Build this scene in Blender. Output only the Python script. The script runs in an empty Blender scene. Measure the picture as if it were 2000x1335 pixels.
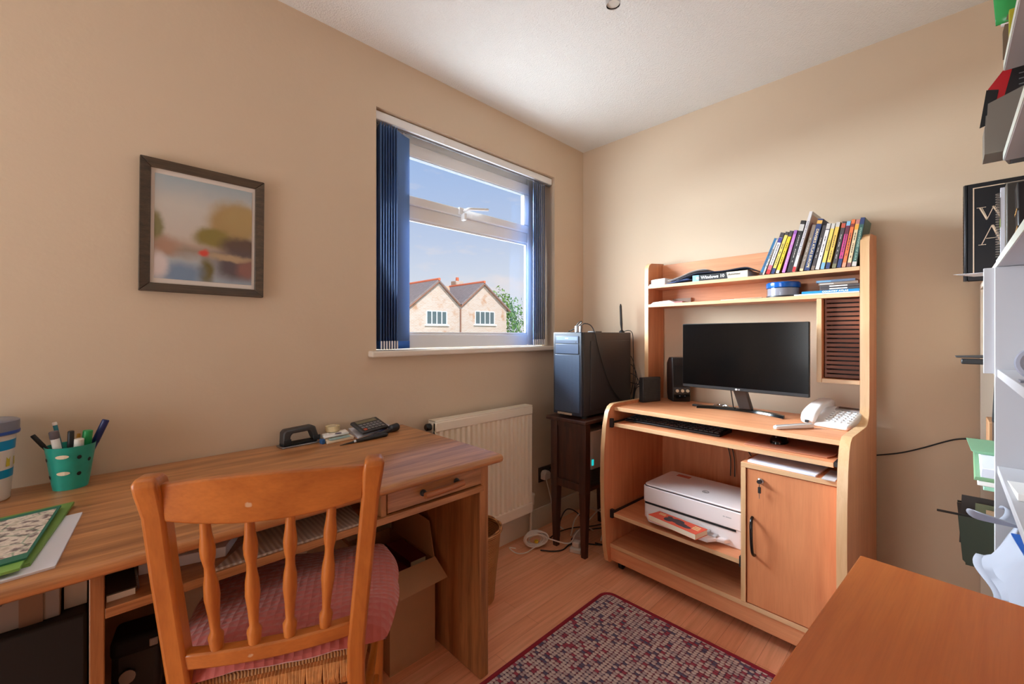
import bpy, bmesh, math, random
from mathutils import Vector, Matrix, Euler
random.seed(7)
SC = bpy.context.scene
COL = SC.collection
R = math.radians
PI = math.pi

# ------------------------------------------------------------------ camera
EYE = 1.14
YAW = math.atan2(848, 826)
cd = bpy.data.cameras.new('camera')
cd.sensor_width = 36.0
cd.lens = 826 / 2000 * 36.0
cd.shift_y = -14.5 / 2000
cd.clip_start = 0.02
cd.clip_end = 400
cam = bpy.data.objects.new('camera', cd)
COL.objects.link(cam)
cam.location = (0, 0, EYE)
cam.rotation_euler = (PI / 2, 0, YAW - PI / 2)
SC.camera = cam

# ------------------------------------------------------------------ view + world + big lights
SC.view_settings.view_transform = 'Standard'
SC.view_settings.look = 'None'
SC.view_settings.exposure = 0.0
SC.view_settings.gamma = 1.0
SC.view_settings.use_curve_mapping = False
SC.cycles.use_denoising = True
SC.cycles.max_bounces = 10
SC.cycles.diffuse_bounces = 6
SC.cycles.transparent_max_bounces = 16
SC.cycles.sample_clamp_indirect = 6.0
SC.cycles.caustics_reflective = False
SC.cycles.caustics_refractive = False


def lin(c):
    out = []
    for v in c[:3]:
        v = v / 255.0
        out.append(v / 12.92 if v <= 0.04045 else ((v + 0.055) / 1.055) ** 2.4)
    return (out[0], out[1], out[2], 1.0)


world = bpy.data.worlds.new('sky')
SC.world = world
world.use_nodes = True
wn, wl = world.node_tree.nodes, world.node_tree.links
wn.clear()
w_out = wn.new('ShaderNodeOutputWorld')
w_bg = wn.new('ShaderNodeBackground')
w_tc = wn.new('ShaderNodeTexCoord')
w_sep = wn.new('ShaderNodeSeparateXYZ')
w_ramp = wn.new('ShaderNodeValToRGB')
w_map = wn.new('ShaderNodeMapping')
w_noise = wn.new('ShaderNodeTexNoise')
w_cr = wn.new('ShaderNodeValToRGB')
w_mix = wn.new('ShaderNodeMix')
w_mix.data_type = 'RGBA'
wl.new(w_tc.outputs['Generated'], w_sep.inputs[0])
wl.new(w_sep.outputs['Z'], w_ramp.inputs[0])
e = w_ramp.color_ramp.elements
e[0].position = 0.0
e[0].color = lin((232, 230, 232))
e[1].position = 0.42
e[1].color = lin((150, 182, 230))
m1 = w_ramp.color_ramp.elements.new(0.10)
m1.color = lin((218, 225, 236))
m2 = w_ramp.color_ramp.elements.new(0.22)
m2.color = lin((190, 206, 234))
w_map.inputs['Scale'].default_value = (3.0, 3.0, 9.0)
w_map.inputs['Location'].default_value = (0.35, 0.1, 0.0)
wl.new(w_tc.outputs['Generated'], w_map.inputs[0])
wl.new(w_map.outputs[0], w_noise.inputs['Vector'])
w_noise.inputs['Scale'].default_value = 1.6
w_noise.inputs['Detail'].default_value = 7
w_noise.inputs['Roughness'].default_value = 0.55
w_cr.color_ramp.elements[0].position = 0.53
w_cr.color_ramp.elements[0].color = (0, 0, 0, 1)
w_cr.color_ramp.elements[1].position = 0.72
w_cr.color_ramp.elements[1].color = (0.8, 0.8, 0.8, 1)
wl.new(w_noise.outputs[0], w_cr.inputs[0])
wl.new(w_cr.outputs[0], w_mix.inputs[0])
wl.new(w_ramp.outputs[0], w_mix.inputs[6])
w_mix.inputs[7].default_value = lin((240, 228, 226))
wl.new(w_mix.outputs[2], w_bg.inputs[0])
w_bg.inputs[1].default_value = 1.0
wl.new(w_bg.outputs[0], w_out.inputs[0])


def lamp(name, kind, energy, color, loc=(0, 0, 0), direction=None, **kw):
    d = bpy.data.lights.new(name, kind)
    d.energy = energy
    d.color = color
    for k, v in kw.items():
        setattr(d, k, v)
    o = bpy.data.objects.new(name, d)
    COL.objects.link(o)
    o.location = loc
    if direction is not None:
        o.rotation_euler = Vector(direction).to_track_quat('-Z', 'Y').to_euler()
    return o


# unseen area panels added outside the window, standing in for hazy sky
lamp('sky_fill', 'AREA', 3700, (0.80, 0.92, 1.0), loc=(-5.6, 5.4, 2.4), direction=(7.0, -3.7, -0.5),
     shape='RECTANGLE', size=7.4, size_y=7.0)
lamp('sky_fill', 'AREA', 9500, (0.80, 0.92, 1.0), loc=(-0.8, 9.0, 4.2), direction=(2.2, -7.2, -2.6),
     shape='RECTANGLE', size=6.5, size_y=6.0)
# unseen upward panel added outside below the window to brighten the ceiling
lamp('ground_bounce_fill', 'AREA', 2700, (0.90, 0.97, 1.0), loc=(1.4, 8.6, -2.6), direction=(0, 0, 1),
     shape='RECTANGLE', size=18.0, size_y=12.0)
# the sun, behind this side of the house, on the house across the road
lamp('sun', 'SUN', 4.0, (1.0, 0.97, 0.92), direction=(0.25, 0.9, -0.75), angle=R(1))
# unseen area panel added at the doorway behind the camera as room fill
lamp('doorway_fill', 'AREA', 39, (0.94, 0.985, 1.0), loc=(-1.72, 0.95, 0.95), direction=(1, -0.32, 0.46),
     shape='RECTANGLE', size=0.85, size_y=1.6)


# ------------------------------------------------------------------ materials
def mat(name, c, rough=0.55, metal=0.0, alpha=None, spec=0.5, emit=None, estr=0, coat=0, bump=None, sheen=0, vary=0.0, vscale=8):
    m = bpy.data.materials.new(name)
    m.use_nodes = True
    n, l = m.node_tree.nodes, m.node_tree.links
    b = n['Principled BSDF']
    b.inputs['Base Color'].default_value = lin(c)
    b.inputs['Roughness'].default_value = rough
    b.inputs['Metallic'].default_value = metal
    b.inputs['Specular IOR Level'].default_value = spec
    if coat:
        b.inputs['Coat Weight'].default_value = coat
        b.inputs['Coat Roughness'].default_value = 0.15
    if sheen:
        b.inputs['Sheen Weight'].default_value = sheen
    if emit:
        b.inputs['Emission Color'].default_value = lin(emit)
        b.inputs['Emission Strength'].default_value = estr
    if alpha is not None:
        b.inputs['Alpha'].default_value = alpha
    tc = n.new('ShaderNodeTexCoord')
    if vary:
        t = n.new('ShaderNodeTexNoise')
        t.inputs['Scale'].default_value = vscale
        t.inputs['Detail'].default_value = 4
        l.new(tc.outputs['Object'], t.inputs['Vector'])
        mx = n.new('ShaderNodeMix')
        mx.data_type = 'RGBA'
        l.new(t.outputs[0], mx.inputs[0])
        mx.inputs[6].default_value = lin([v * (1 - vary) for v in c])
        mx.inputs[7].default_value = lin([min(255, v * (1 + vary)) for v in c])
        l.new(mx.outputs[2], b.inputs['Base Color'])
    if bump:
        t = n.new('ShaderNodeTexNoise')
        t.inputs['Scale'].default_value = bump[0]
        t.inputs['Detail'].default_value = 3
        l.new(tc.outputs['Object'], t.inputs['Vector'])
        bp = n.new('ShaderNodeBump')
        bp.inputs['Strength'].default_value = bump[1]
        bp.inputs['Distance'].default_value = bump[2]
        l.new(t.outputs[0], bp.inputs['Height'])
        l.new(bp.outputs[0], b.inputs['Normal'])
    return m


def wood(name, ca, cb, axis='x', stretch=14, scale=3.0, rough=0.4, pos=(0.35, 0.68), coat=0.0, knots=None, fine=0.12, spec=0.5, ring=0.0):
    m = bpy.data.materials.new(name)
    m.use_nodes = True
    n, l = m.node_tree.nodes, m.node_tree.links
    b = n['Principled BSDF']
    b.inputs['Roughness'].default_value = rough
    b.inputs['Specular IOR Level'].default_value = spec
    if coat:
        b.inputs['Coat Weight'].default_value = coat
        b.inputs['Coat Roughness'].default_value = 0.2
    tc = n.new('ShaderNodeTexCoord')
    mp = n.new('ShaderNodeMapping')
    s = [stretch] * 3
    s['xyz'.index(axis)] = 1.0
    mp.inputs['Scale'].default_value = s
    l.new(tc.outputs['Object'], mp.inputs[0])
    t = n.new('ShaderNodeTexNoise')
    t.inputs['Scale'].default_value = scale
    t.inputs['Detail'].default_value = 5
    t.inputs['Roughness'].default_value = 0.6
    t.inputs['Distortion'].default_value = 0.5
    l.new(mp.outputs[0], t.inputs['Vector'])
    src = t.outputs[0]
    if ring:
        wv = n.new('ShaderNodeTexWave')
        wv.wave_type = 'RINGS'
        wv.rings_direction = axis.upper()
        mp2 = n.new('ShaderNodeMapping')
        s2 = [1.0] * 3
        s2['xyz'.index(axis)] = 0.12
        mp2.inputs['Scale'].default_value = s2
        mp2.inputs['Location'].default_value = (0.31, 0.17, 0.23)
        l.new(tc.outputs['Object'], mp2.inputs[0])
        l.new(mp2.outputs[0], wv.inputs['Vector'])
        wv.inputs['Scale'].default_value = 22
        wv.inputs['Distortion'].default_value = 3.0
        wv.inputs['Detail'].default_value = 2
        wv.inputs['Detail Scale'].default_value = 1.2
        mm = n.new('ShaderNodeMix')
        mm.data_type = 'FLOAT'
        mm.inputs[0].default_value = ring
        l.new(t.outputs[0], mm.inputs[2])
        l.new(wv.outputs['Fac'], mm.inputs[3])
        src = mm.outputs[0]
    cr = n.new('ShaderNodeValToRGB')
    cr.color_ramp.elements[0].position = pos[0]
    cr.color_ramp.elements[0].color = lin(ca)
    cr.color_ramp.elements[1].position = pos[1]
    cr.color_ramp.elements[1].color = lin(cb)
    l.new(src, cr.inputs[0])
    t2 = n.new('ShaderNodeTexNoise')
    mp3 = n.new('ShaderNodeMapping')
    s3 = [stretch * 9] * 3
    s3['xyz'.index(axis)] = 4.0
    mp3.inputs['Scale'].default_value = s3
    l.new(tc.outputs['Object'], mp3.inputs[0])
    l.new(mp3.outputs[0], t2.inputs['Vector'])
    t2.inputs['Scale'].default_value = 3
    t2.inputs['Detail'].default_value = 2
    mx = n.new('ShaderNodeMix')
    mx.data_type = 'RGBA'
    mx.blend_type = 'MULTIPLY'
    mx.inputs[0].default_value = fine * 4
    l.new(cr.outputs[0], mx.inputs[6])
    cr2 = n.new('ShaderNodeValToRGB')
    cr2.color_ramp.elements[0].position = 0.3
    cr2.color_ramp.elements[0].color = (0.72, 0.66, 0.6, 1)
    cr2.color_ramp.elements[1].position = 0.6
    cr2.color_ramp.elements[1].color = (1, 1, 1, 1)
    l.new(t2.outputs[0], cr2.inputs[0])
    l.new(cr2.outputs[0], mx.inputs[7])
    out = mx.outputs[2]
    if knots:
        v = n.new('ShaderNodeTexVoronoi')
        mp4 = n.new('ShaderNodeMapping')
        s4 = [1.0] * 3
        s4['xyz'.index(axis)] = 0.45
        mp4.inputs['Scale'].default_value = s4
        l.new(tc.outputs['Object'], mp4.inputs[0])
        l.new(mp4.outputs[0], v.inputs['Vector'])
        v.inputs['Scale'].default_value = knots
        kr = n.new('ShaderNodeValToRGB')
        kr.color_ramp.elements[0].position = 0.015
        kr.color_ramp.elements[0].color = (0.35, 0.25, 0.2, 1)
        kr.color_ramp.elements[1].position = 0.075
        kr.color_ramp.elements[1].color = (1, 1, 1, 1)
        l.new(v.outputs['Distance'], kr.inputs[0])
        mk = n.new('ShaderNodeMix')
        mk.data_type = 'RGBA'
        mk.blend_type = 'MULTIPLY'
        mk.inputs[0].default_value = 0.8
        l.new(out, mk.inputs[6])
        l.new(kr.outputs[0], mk.inputs[7])
        out = mk.outputs[2]
    l.new(out, b.inputs['Base Color'])
    return m


M_wall = mat('cream_paint', (210, 189, 165), 0.9, spec=0.2, bump=(60, 0.12, 0.004), vary=0.012, vscale=2.5)
M_white = mat('white_gloss_paint', (236, 232, 224), 0.35)
M_upvc = mat('white_upvc', (238, 240, 242), 0.3)
M_sill = mat('sill_paint', (226, 214, 200), 0.45)
M_skirt = mat('skirting_paint', (224, 206, 184), 0.5)
M_rad = mat('radiator_enamel', (242, 230, 210), 0.4)
M_black = mat('black_plastic', (24, 24, 27), 0.45)
M_blackm = mat('black_matt', (20, 20, 22), 0.75)
M_gloss = mat('black_gloss', (10, 10, 12), 0.12)
M_dgrey = mat('dark_grey_plastic', (58, 57, 58), 0.5)
M_mgrey = mat('mid_grey', (120, 120, 124), 0.5)
M_lgrey = mat('light_grey', (190, 192, 196), 0.5)
M_chrome = mat('chrome', (205, 205, 208), 0.18, metal=1.0)
M_steel = mat('steel', (150, 150, 152), 0.35, metal=1.0)
M_paper = mat('paper', (238, 236, 234), 0.8)
M_paperb = mat('bluish_paper', (222, 226, 240), 0.8)
M_cream = mat('cream_paper', (232, 216, 190), 0.8)
M_card = mat('cardboard', (176, 130, 92), 0.85, vary=0.05)
M_cardg = mat('grey_card', (128, 116, 108), 0.85, vary=0.04)
M_pine = wood('pine', (200, 138, 86), (138, 86, 48), 'x', 12, 2.6, 0.34, (0.36, 0.72), coat=0.35, knots=3.2, fine=0.14, spec=0.5)
M_pinez = wood('pine_upright', (190, 128, 78), (132, 82, 46), 'z', 12, 2.6, 0.4, (0.36, 0.72), knots=3.2, fine=0.14)
M_chair = wood('chair_wood', (196, 116, 48), (164, 88, 32), 'z', 8, 2.4, 0.34, (0.35, 0.75), fine=0.08, coat=0.25)
M_chairx = wood('chair_wood_rail', (196, 116, 50), (160, 86, 32), 'x', 8, 2.4, 0.34, (0.35, 0.75), fine=0.08, coat=0.25)
M_beech = wood('beech_effect', (222, 154, 110), (204, 132, 90), 'x', 16, 2.2, 0.42, (0.35, 0.7), fine=0.07)
M_beechz = wood('beech_effect_upright', (222, 150, 106), (202, 126, 84), 'z', 16, 2.2, 0.42, (0.35, 0.7), fine=0.07)
M_beechd = wood('beech_effect_door', (222, 148, 100), (196, 118, 76), 'z', 9, 1.6, 0.42, (0.3, 0.75), fine=0.05)
M_edge = wood('beech_edge_band', (224, 184, 140), (208, 164, 118), 'z', 16, 2.2, 0.35, (0.35, 0.7), fine=0.05)
M_edgex = wood('beech_edge_band_long', (222, 182, 140), (206, 162, 118), 'x', 16, 2.2, 0.35, (0.35, 0.7), fine=0.05)
M_table = wood('cherry_veneer', (206, 116, 52), (188, 96, 38), 'x', 14, 2.4, 0.4, (0.32, 0.72), fine=0.06)
M_dark = wood('dark_oak', (84, 50, 38), (48, 28, 24), 'z', 12, 3.0, 0.4, (0.35, 0.7), fine=0.12)
M_lattice = wood('lattice_wood', (128, 70, 40), (104, 52, 28), 'x', 14, 2.4, 0.5, (0.35, 0.7), fine=0.06)
M_frame = wood('picture_frame_wood', (88, 72, 56), (62, 50, 40), 'x', 14, 6, 0.5, (0.35, 0.7), fine=0.2)
M_rush = None


def add_chips(m):
    """sparse pale nicks where the varnish is knocked off"""
    n, l = m.node_tree.nodes, m.node_tree.links
    b = n['Principled BSDF']
    src = b.inputs['Base Color'].links[0].from_socket
    tc = n.new('ShaderNodeTexCoord')
    v = n.new('ShaderNodeTexVoronoi')
    v.inputs['Scale'].default_value = 16
    nz = n.new('ShaderNodeTexNoise')
    nz.inputs['Scale'].default_value = 90
    l.new(tc.outputs['Object'], v.inputs['Vector'])
    l.new(tc.outputs['Object'], nz.inputs['Vector'])
    ml = n.new('ShaderNodeMath')
    ml.operation = 'MULTIPLY_ADD'
    l.new(nz.outputs[0], ml.inputs[0])
    ml.inputs[1].default_value = 0.10
    l.new(v.outputs['Distance'], ml.inputs[2])
    cr = n.new('ShaderNodeValToRGB')
    cr.color_ramp.elements[0].position = 0.150
    cr.color_ramp.elements[0].color = (0.75, 0.75, 0.75, 1)
    cr.color_ramp.elements[1].position = 0.170
    cr.color_ramp.elements[1].color = (0, 0, 0, 1)
    l.new(ml.outputs[0], cr.inputs[0])
    mx = n.new('ShaderNodeMix')
    mx.data_type = 'RGBA'
    l.new(cr.outputs[0], mx.inputs[0])
    l.new(src, mx.inputs[6])
    mx.inputs[7].default_value = lin((206, 176, 146))
    l.new(mx.outputs[2], b.inputs['Base Color'])


add_chips(M_chairx)


def stripes(name, ca, cb, axis, scale, rough=0.8, dist=0.6):
    m = bpy.data.materials.new(name)
    m.use_nodes = True
    n, l = m.node_tree.nodes, m.node_tree.links
    b = n['Principled BSDF']
    b.inputs['Roughness'].default_value = rough
    tc = n.new('ShaderNodeTexCoord')
    w = n.new('ShaderNodeTexWave')
    w.bands_direction = axis
    w.inputs['Scale'].default_value = scale
    w.inputs['Distortion'].default_value = dist
    w.inputs['Detail'].default_value = 2
    l.new(tc.outputs['Object'], w.inputs['Vector'])
    cr = n.new('ShaderNodeValToRGB')
    cr.color_ramp.elements[0].color = lin(ca)
    cr.color_ramp.elements[1].color = lin(cb)
    l.new(w.outputs['Fac'], cr.inputs[0])
    l.new(cr.outputs[0], b.inputs['Base Color'])
    bp = n.new('ShaderNodeBump')
    bp.inputs['Strength'].default_value = 0.5
    bp.inputs['Distance'].default_value = 0.003
    l.new(w.outputs['Fac'], bp.inputs['Height'])
    l.new(bp.outputs[0], b.inputs['Normal'])
    return m


M_rush = stripes('rush', (132, 84, 48), (206, 152, 96), 'X', 60, 0.8, 2.0)
M_wick = stripes('wicker', (120, 70, 34), (206, 146, 88), 'Z', 45, 0.6, 1.0)


def ceiling_mat():
    m = mat('stippled_ceiling', (232, 231, 228), 0.95, spec=0.1)
    n, l = m.node_tree.nodes, m.node_tree.links
    b = n['Principled BSDF']
    tc = n.new('ShaderNodeTexCoord')
    v = n.new('ShaderNodeTexVoronoi')
    v.inputs['Scale'].default_value = 150
    l.new(tc.outputs['Object'], v.inputs['Vector'])
    nz = n.new('ShaderNodeTexNoise')
    nz.inputs['Scale'].default_value = 60
    nz.inputs['Detail'].default_value = 4
    l.new(tc.outputs['Object'], nz.inputs['Vector'])
    mx = n.new('ShaderNodeMath')
    mx.operation = 'ADD'
    l.new(v.outputs['Distance'], mx.inputs[0])
    l.new(nz.outputs[0], mx.inputs[1])
    bp = n.new('ShaderNodeBump')
    bp.inputs['Strength'].default_value = 0.45
    bp.inputs['Distance'].default_value = 0.004
    l.new(mx.outputs[0], bp.inputs['Height'])
    l.new(bp.outputs[0], b.inputs['Normal'])
    return m


def floor_mat():
    m = bpy.data.materials.new('laminate_floor')
    m.use_nodes = True
    n, l = m.node_tree.nodes, m.node_tree.links
    b = n['Principled BSDF']
    b.inputs['Roughness'].default_value = 0.38
    tc = n.new('ShaderNodeTexCoord')
    br = n.new('ShaderNodeTexBrick')
    br.offset = 0.37
    br.inputs['Scale'].default_value = 1.0
    br.inputs['Brick Width'].default_value = 0.62
    br.inputs['Row Height'].default_value = 0.066
    br.inputs['Mortar Size'].default_value = 0.0006
    br.inputs['Color1'].default_value = lin((252, 184, 144))
    br.inputs['Color2'].default_value = lin((246, 170, 128))
    br.inputs['Mortar'].default_value = lin((200, 126, 90))
    l.new(tc.outputs['Object'], br.inputs['Vector'])
    mp = n.new('ShaderNodeMapping')
    mp.inputs['Scale'].default_value = (1.5, 26, 1)
    l.new(tc.outputs['Object'], mp.inputs[0])
    t = n.new('ShaderNodeTexNoise')
    t.inputs['Scale'].default_value = 3
    t.inputs['Detail'].default_value = 6
    l.new(mp.outputs[0], t.inputs['Vector'])
    cr = n.new('ShaderNodeValToRGB')
    cr.color_ramp.elements[0].position = 0.3
    cr.color_ramp.elements[0].color = (0.82, 0.76, 0.7, 1)
    cr.color_ramp.elements[1].position = 0.7
    cr.color_ramp.elements[1].color = (1, 1, 1, 1)
    l.new(t.outputs[0], cr.inputs[0])
    mx = n.new('ShaderNodeMix')
    mx.data_type = 'RGBA'
    mx.blend_type = 'MULTIPLY'
    mx.inputs[0].default_value = 1
    l.new(br.outputs[0], mx.inputs[6])
    l.new(cr.outputs[0], mx.inputs[7])
    l.new(mx.outputs[2], b.inputs['Base Color'])
    return m


def rug_mat():
    m = bpy.data.materials.new('woven_rug')
    m.use_nodes = True
    n, l = m.node_tree.nodes, m.node_tree.links
    b = n['Principled BSDF']
    b.inputs['Roughness'].default_value = 0.95
    tc = n.new('ShaderNodeTexCoord')
    mp = n.new('ShaderNodeMapping')
    mp.inputs['Scale'].default_value = (1.0, 0.72, 0.0)
    l.new(tc.outputs['Object'], mp.inputs[0])
    v = n.new('ShaderNodeTexVoronoi')
    v.inputs['Scale'].default_value = 84
    v.inputs['Randomness'].default_value = 0.18
    l.new(mp.outputs[0], v.inputs['Vector'])
    sep = n.new('ShaderNodeSeparateColor')
    l.new(v.outputs['Color'], sep.inputs[0])

    def pick(src, stops):
        cr = n.new('ShaderNodeValToRGB')
        cr.color_ramp.interpolation = 'CONSTANT'
        el = cr.color_ramp.elements
        el[0].position = 0.0
        el[0].color = lin(stops[0][1])
        el[1].position = stops[1][0]
        el[1].color = lin(stops[1][1])
        for p, c in stops[2:]:
            x = el.new(p)
            x.color = lin(c)
        l.new(src, cr.inputs[0])
        return cr.outputs[0]
    bead = pick(sep.outputs[0], [(0, (206, 186, 178)), (.4, (180, 158, 156)), (.62, (196, 176, 172)), (.78, (160, 66, 82)), (.9, (92, 84, 108))])
    gap = pick(sep.outputs[1], [(0, (104, 40, 58)), (.4, (70, 62, 86)), (.7, (128, 52, 66))])
    th = n.new('ShaderNodeMapRange')
    th.inputs[1].default_value = 0.42
    th.inputs[2].default_value = 0.58
    l.new(v.outputs['Distance'], th.inputs[0])
    mx = n.new('ShaderNodeMix')
    mx.data_type = 'RGBA'
    l.new(th.outputs[0], mx.inputs[0])
    l.new(bead, mx.inputs[6])
    l.new(gap, mx.inputs[7])
    l.new(mx.outputs[2], b.inputs['Base Color'])
    bp = n.new('ShaderNodeBump')
    bp.invert = True
    bp.inputs['Strength'].default_value = 1.0
    bp.inputs['Distance'].default_value = 0.006
    l.new(v.outputs['Distance'], bp.inputs['Height'])
    l.new(bp.outputs[0], b.inputs['Normal'])
    return m


def glass_mat(name='window_glass', tint=(255, 255, 255)):
    m = bpy.data.materials.new(name)
    m.use_nodes = True
    n, l = m.node_tree.nodes, m.node_tree.links
    n.clear()
    o = n.new('ShaderNodeOutputMaterial')
    mix = n.new('ShaderNodeMixShader')
    tr = n.new('ShaderNodeBsdfTransparent')
    tr.inputs[0].default_value = lin(tint)
    gl = n.new('ShaderNodeBsdfGlossy')
    gl.inputs['Roughness'].default_value = 0.02
    fr = n.new('ShaderNodeFresnel')
    fr.inputs[0].default_value = 1.35
    ge = n.new('ShaderNodeNewGeometry')
    sub = n.new('ShaderNodeMath')
    sub.operation = 'SUBTRACT'
    sub.use_clamp = True
    l.new(fr.outputs[0], sub.inputs[0])
    l.new(ge.outputs['Backfacing'], sub.inputs[1])
    l.new(sub.outputs[0], mix.inputs[0])
    l.new(tr.outputs[0], mix.inputs[1])
    l.new(gl.outputs[0], mix.inputs[2])
    l.new(mix.outputs[0], o.inputs[0])
    return m


def fabric_translucent(name, c, amount=0.45, ct=None):
    m = bpy.data.materials.new(name)
    m.use_nodes = True
    n, l = m.node_tree.nodes, m.node_tree.links
    b = n['Principled BSDF']
    b.inputs['Base Color'].default_value = lin(c)
    b.inputs['Roughness'].default_value = 0.85
    tl = n.new('ShaderNodeBsdfTranslucent')
    tl.inputs[0].default_value = lin(ct or c)
    mx = n.new('ShaderNodeMixShader')
    mx.inputs[0].default_value = amount
    l.new(b.outputs[0], mx.inputs[1])
    l.new(tl.outputs[0], mx.inputs[2])
    l.new(mx.outputs[0], n['Material Output'].inputs[0])
    return m


M_ceil = ceiling_mat()
M_floor = floor_mat()
M_rug = rug_mat()
M_glass = glass_mat()
M_clear = glass_mat('clear_plastic', (225, 228, 232))


# ------------------------------------------------------------------ builders
class B:
    def __init__(self):
        self.v, self.f = [], []

    def add(self, vs, fs):
        o = len(self.v)
        self.v += [tuple(p) for p in vs]
        self.f += [tuple(i + o for i in q) for q in fs]
        return self

    def box(self, x0, x1, y0, y1, z0, z1):
        return self.add([(x0, y0, z0), (x1, y0, z0), (x1, y1, z0), (x0, y1, z0), (x0, y0, z1), (x1, y0, z1), (x1, y1, z1), (x0, y1, z1)],
                        [(0, 3, 2, 1), (4, 5, 6, 7), (0, 1, 5, 4), (1, 2, 6, 5), (2, 3, 7, 6), (3, 0, 4, 7)])

    def hexa(self, bottom, top):
        return self.add(list(bottom) + list(top),
                        [(0, 3, 2, 1), (4, 5, 6, 7), (0, 1, 5, 4), (1, 2, 6, 5), (2, 3, 7, 6), (3, 0, 4, 7)])

    def prism(self, pts, lo, hi, axis='z'):
        """closed polygon pts (2D), extruded lo..hi along axis"""
        def mk(p, h):
            if axis == 'z':
                return (p[0], p[1], h)
            if axis == 'y':
                return (p[0], h, p[1])
            return (h, p[0], p[1])
        n = len(pts)
        vs = [mk(p, lo) for p in pts] + [mk(p, hi) for p in pts]
        fs = [tuple(range(n - 1, -1, -1)), tuple(range(n, 2 * n))]
        fs += [(i, (i + 1) % n, (i + 1) % n + n, i + n) for i in range(n)]
        return self.add(vs, fs)

    def lathe(self, prof, c=(0, 0, 0), seg=24, sx=1.0, sy=1.0, caps=True, axis='z'):
        vs, fs = [], []
        for r, z in prof:
            for k in range(seg):
                a = 2 * PI * k / seg
                p = (r * math.cos(a) * sx, r * math.sin(a) * sy, z)
                if axis == 'y':
                    p = (p[0], p[2], p[1])
                elif axis == 'x':
                    p = (p[2], p[0], p[1])
                vs.append((c[0] + p[0], c[1] + p[1], c[2] + p[2]))
        for j in range(len(prof) - 1):
            for k in range(seg):
                k2 = (k + 1) % seg
                fs.append((j * seg + k, j * seg + k2, (j + 1) * seg + k2, (j + 1) * seg + k))
        if caps:
            fs.append(tuple(range(seg - 1, -1, -1)))
            o = (len(prof) - 1) * seg
            fs.append(tuple(range(o, o + seg)))
        return self.add(vs, fs)

    def tube(self, pts, r, seg=8, closed=False):
        pts = [Vector(p) for p in pts]
        n = len(pts)
        rs = r if isinstance(r, (list, tuple)) else [r] * n
        up = None
        vs, fs = [], []
        for i, p in enumerate(pts):
            if closed:
                t = pts[(i + 1) % n] - pts[i - 1]
            else:
                t = pts[min(i + 1, n - 1)] - pts[max(i - 1, 0)]
            t.normalize()
            if up is None:
                up = Vector((0, 0, 1)) if abs(t.z) < 0.9 else Vector((1, 0, 0))
            s = t.cross(up)
            if s.length < 1e-5:
                s = t.cross(Vector((0.3, 1, 0.2)))
            s.normalize()
            up = s.cross(t).normalized()
            for k in range(seg):
                a = 2 * PI * k / seg
                vs.append(p + s * (math.cos(a) * rs[i]) + up * (math.sin(a) * rs[i]))
        m = n if closed else n - 1
        for i in range(m):
            j = (i + 1) % n
            for k in range(seg):
                k2 = (k + 1) % seg
                fs.append((i * seg + k, i * seg + k2, j * seg + k2, j * seg + k))
        if not closed:
            fs.append(tuple(range(seg - 1, -1, -1)))
            fs.append(tuple(range((n - 1) * seg, n * seg)))
        return self.add(vs, fs)

    def grid(self, nx, ny, fn):
        vs = [fn(i / nx, j / ny) for j in range(ny + 1) for i in range(nx + 1)]
        fs = [(j * (nx + 1) + i, j * (nx + 1) + i + 1, (j + 1) * (nx + 1) + i + 1, (j + 1) * (nx + 1) + i) for j in range(ny) for i in range(nx)]
        return self.add(vs, fs)

    def xf(self, M):
        self.v = [tuple(M @ Vector(p)) for p in self.v]
        return self

    def build(self, name, m, parent=None, world=False, bevel=0, smooth=True, seg=2, label=None, solid=0, subsurf=0, angle=38):
        me = bpy.data.meshes.new(name)
        vs = self.v
        if world and parent is not None:
            root = parent
            while root.parent is not None:
                root = root.parent
            L = root.location
            vs = [(p[0] - L.x, p[1] - L.y, p[2] - L.z) for p in vs]
        me.from_pydata(vs, [], self.f)
        me.update()
        bm = bmesh.new()
        bm.from_mesh(me)
        bmesh.ops.recalc_face_normals(bm, faces=bm.faces)
        bm.to_mesh(me)
        bm.free()
        me.materials.append(m)
        if smooth:
            me.polygons.foreach_set('use_smooth', [True] * len(me.polygons))
            me.set_sharp_from_angle(angle=R(angle))
        o = bpy.data.objects.new(name, me)
        COL.objects.link(o)
        if parent is not None:
            o.parent = parent
        if bevel:
            b = o.modifiers.new('bevel', 'BEVEL')
            b.width = bevel
            b.segments = seg
            b.limit_method = 'ANGLE'
            b.angle_limit = R(40)
        if solid:
            s = o.modifiers.new('solid', 'SOLIDIFY')
            s.thickness = solid
            s.offset = 0
        if subsurf:
            s = o.modifiers.new('sub', 'SUBSURF')
            s.levels = subsurf
            s.render_levels = subsurf
        if label:
            o['label'] = label
        return o


def tag(o, label=None, cat=None, group=None, kind=None):
    if label:
        o['label'] = label
    if cat:
        o['category'] = cat
    if group:
        o['group'] = group
    if kind:
        o['kind'] = kind
    return o


def thing(name, label, cat, loc=(0, 0, 0), rz=0, group=None):
    o = bpy.data.objects.new(name, None)
    o.empty_display_size = 0.05
    COL.objects.link(o)
    o.location = loc
    o.rotation_euler = (0, 0, rz)
    return tag(o, label, cat, group)


def struct(o):
    o['kind'] = 'structure'
    return o


def rbox(x0, x1, y0, y1, z0, z1):
    return B().box(x0, x1, y0, y1, z0, z1)


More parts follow.
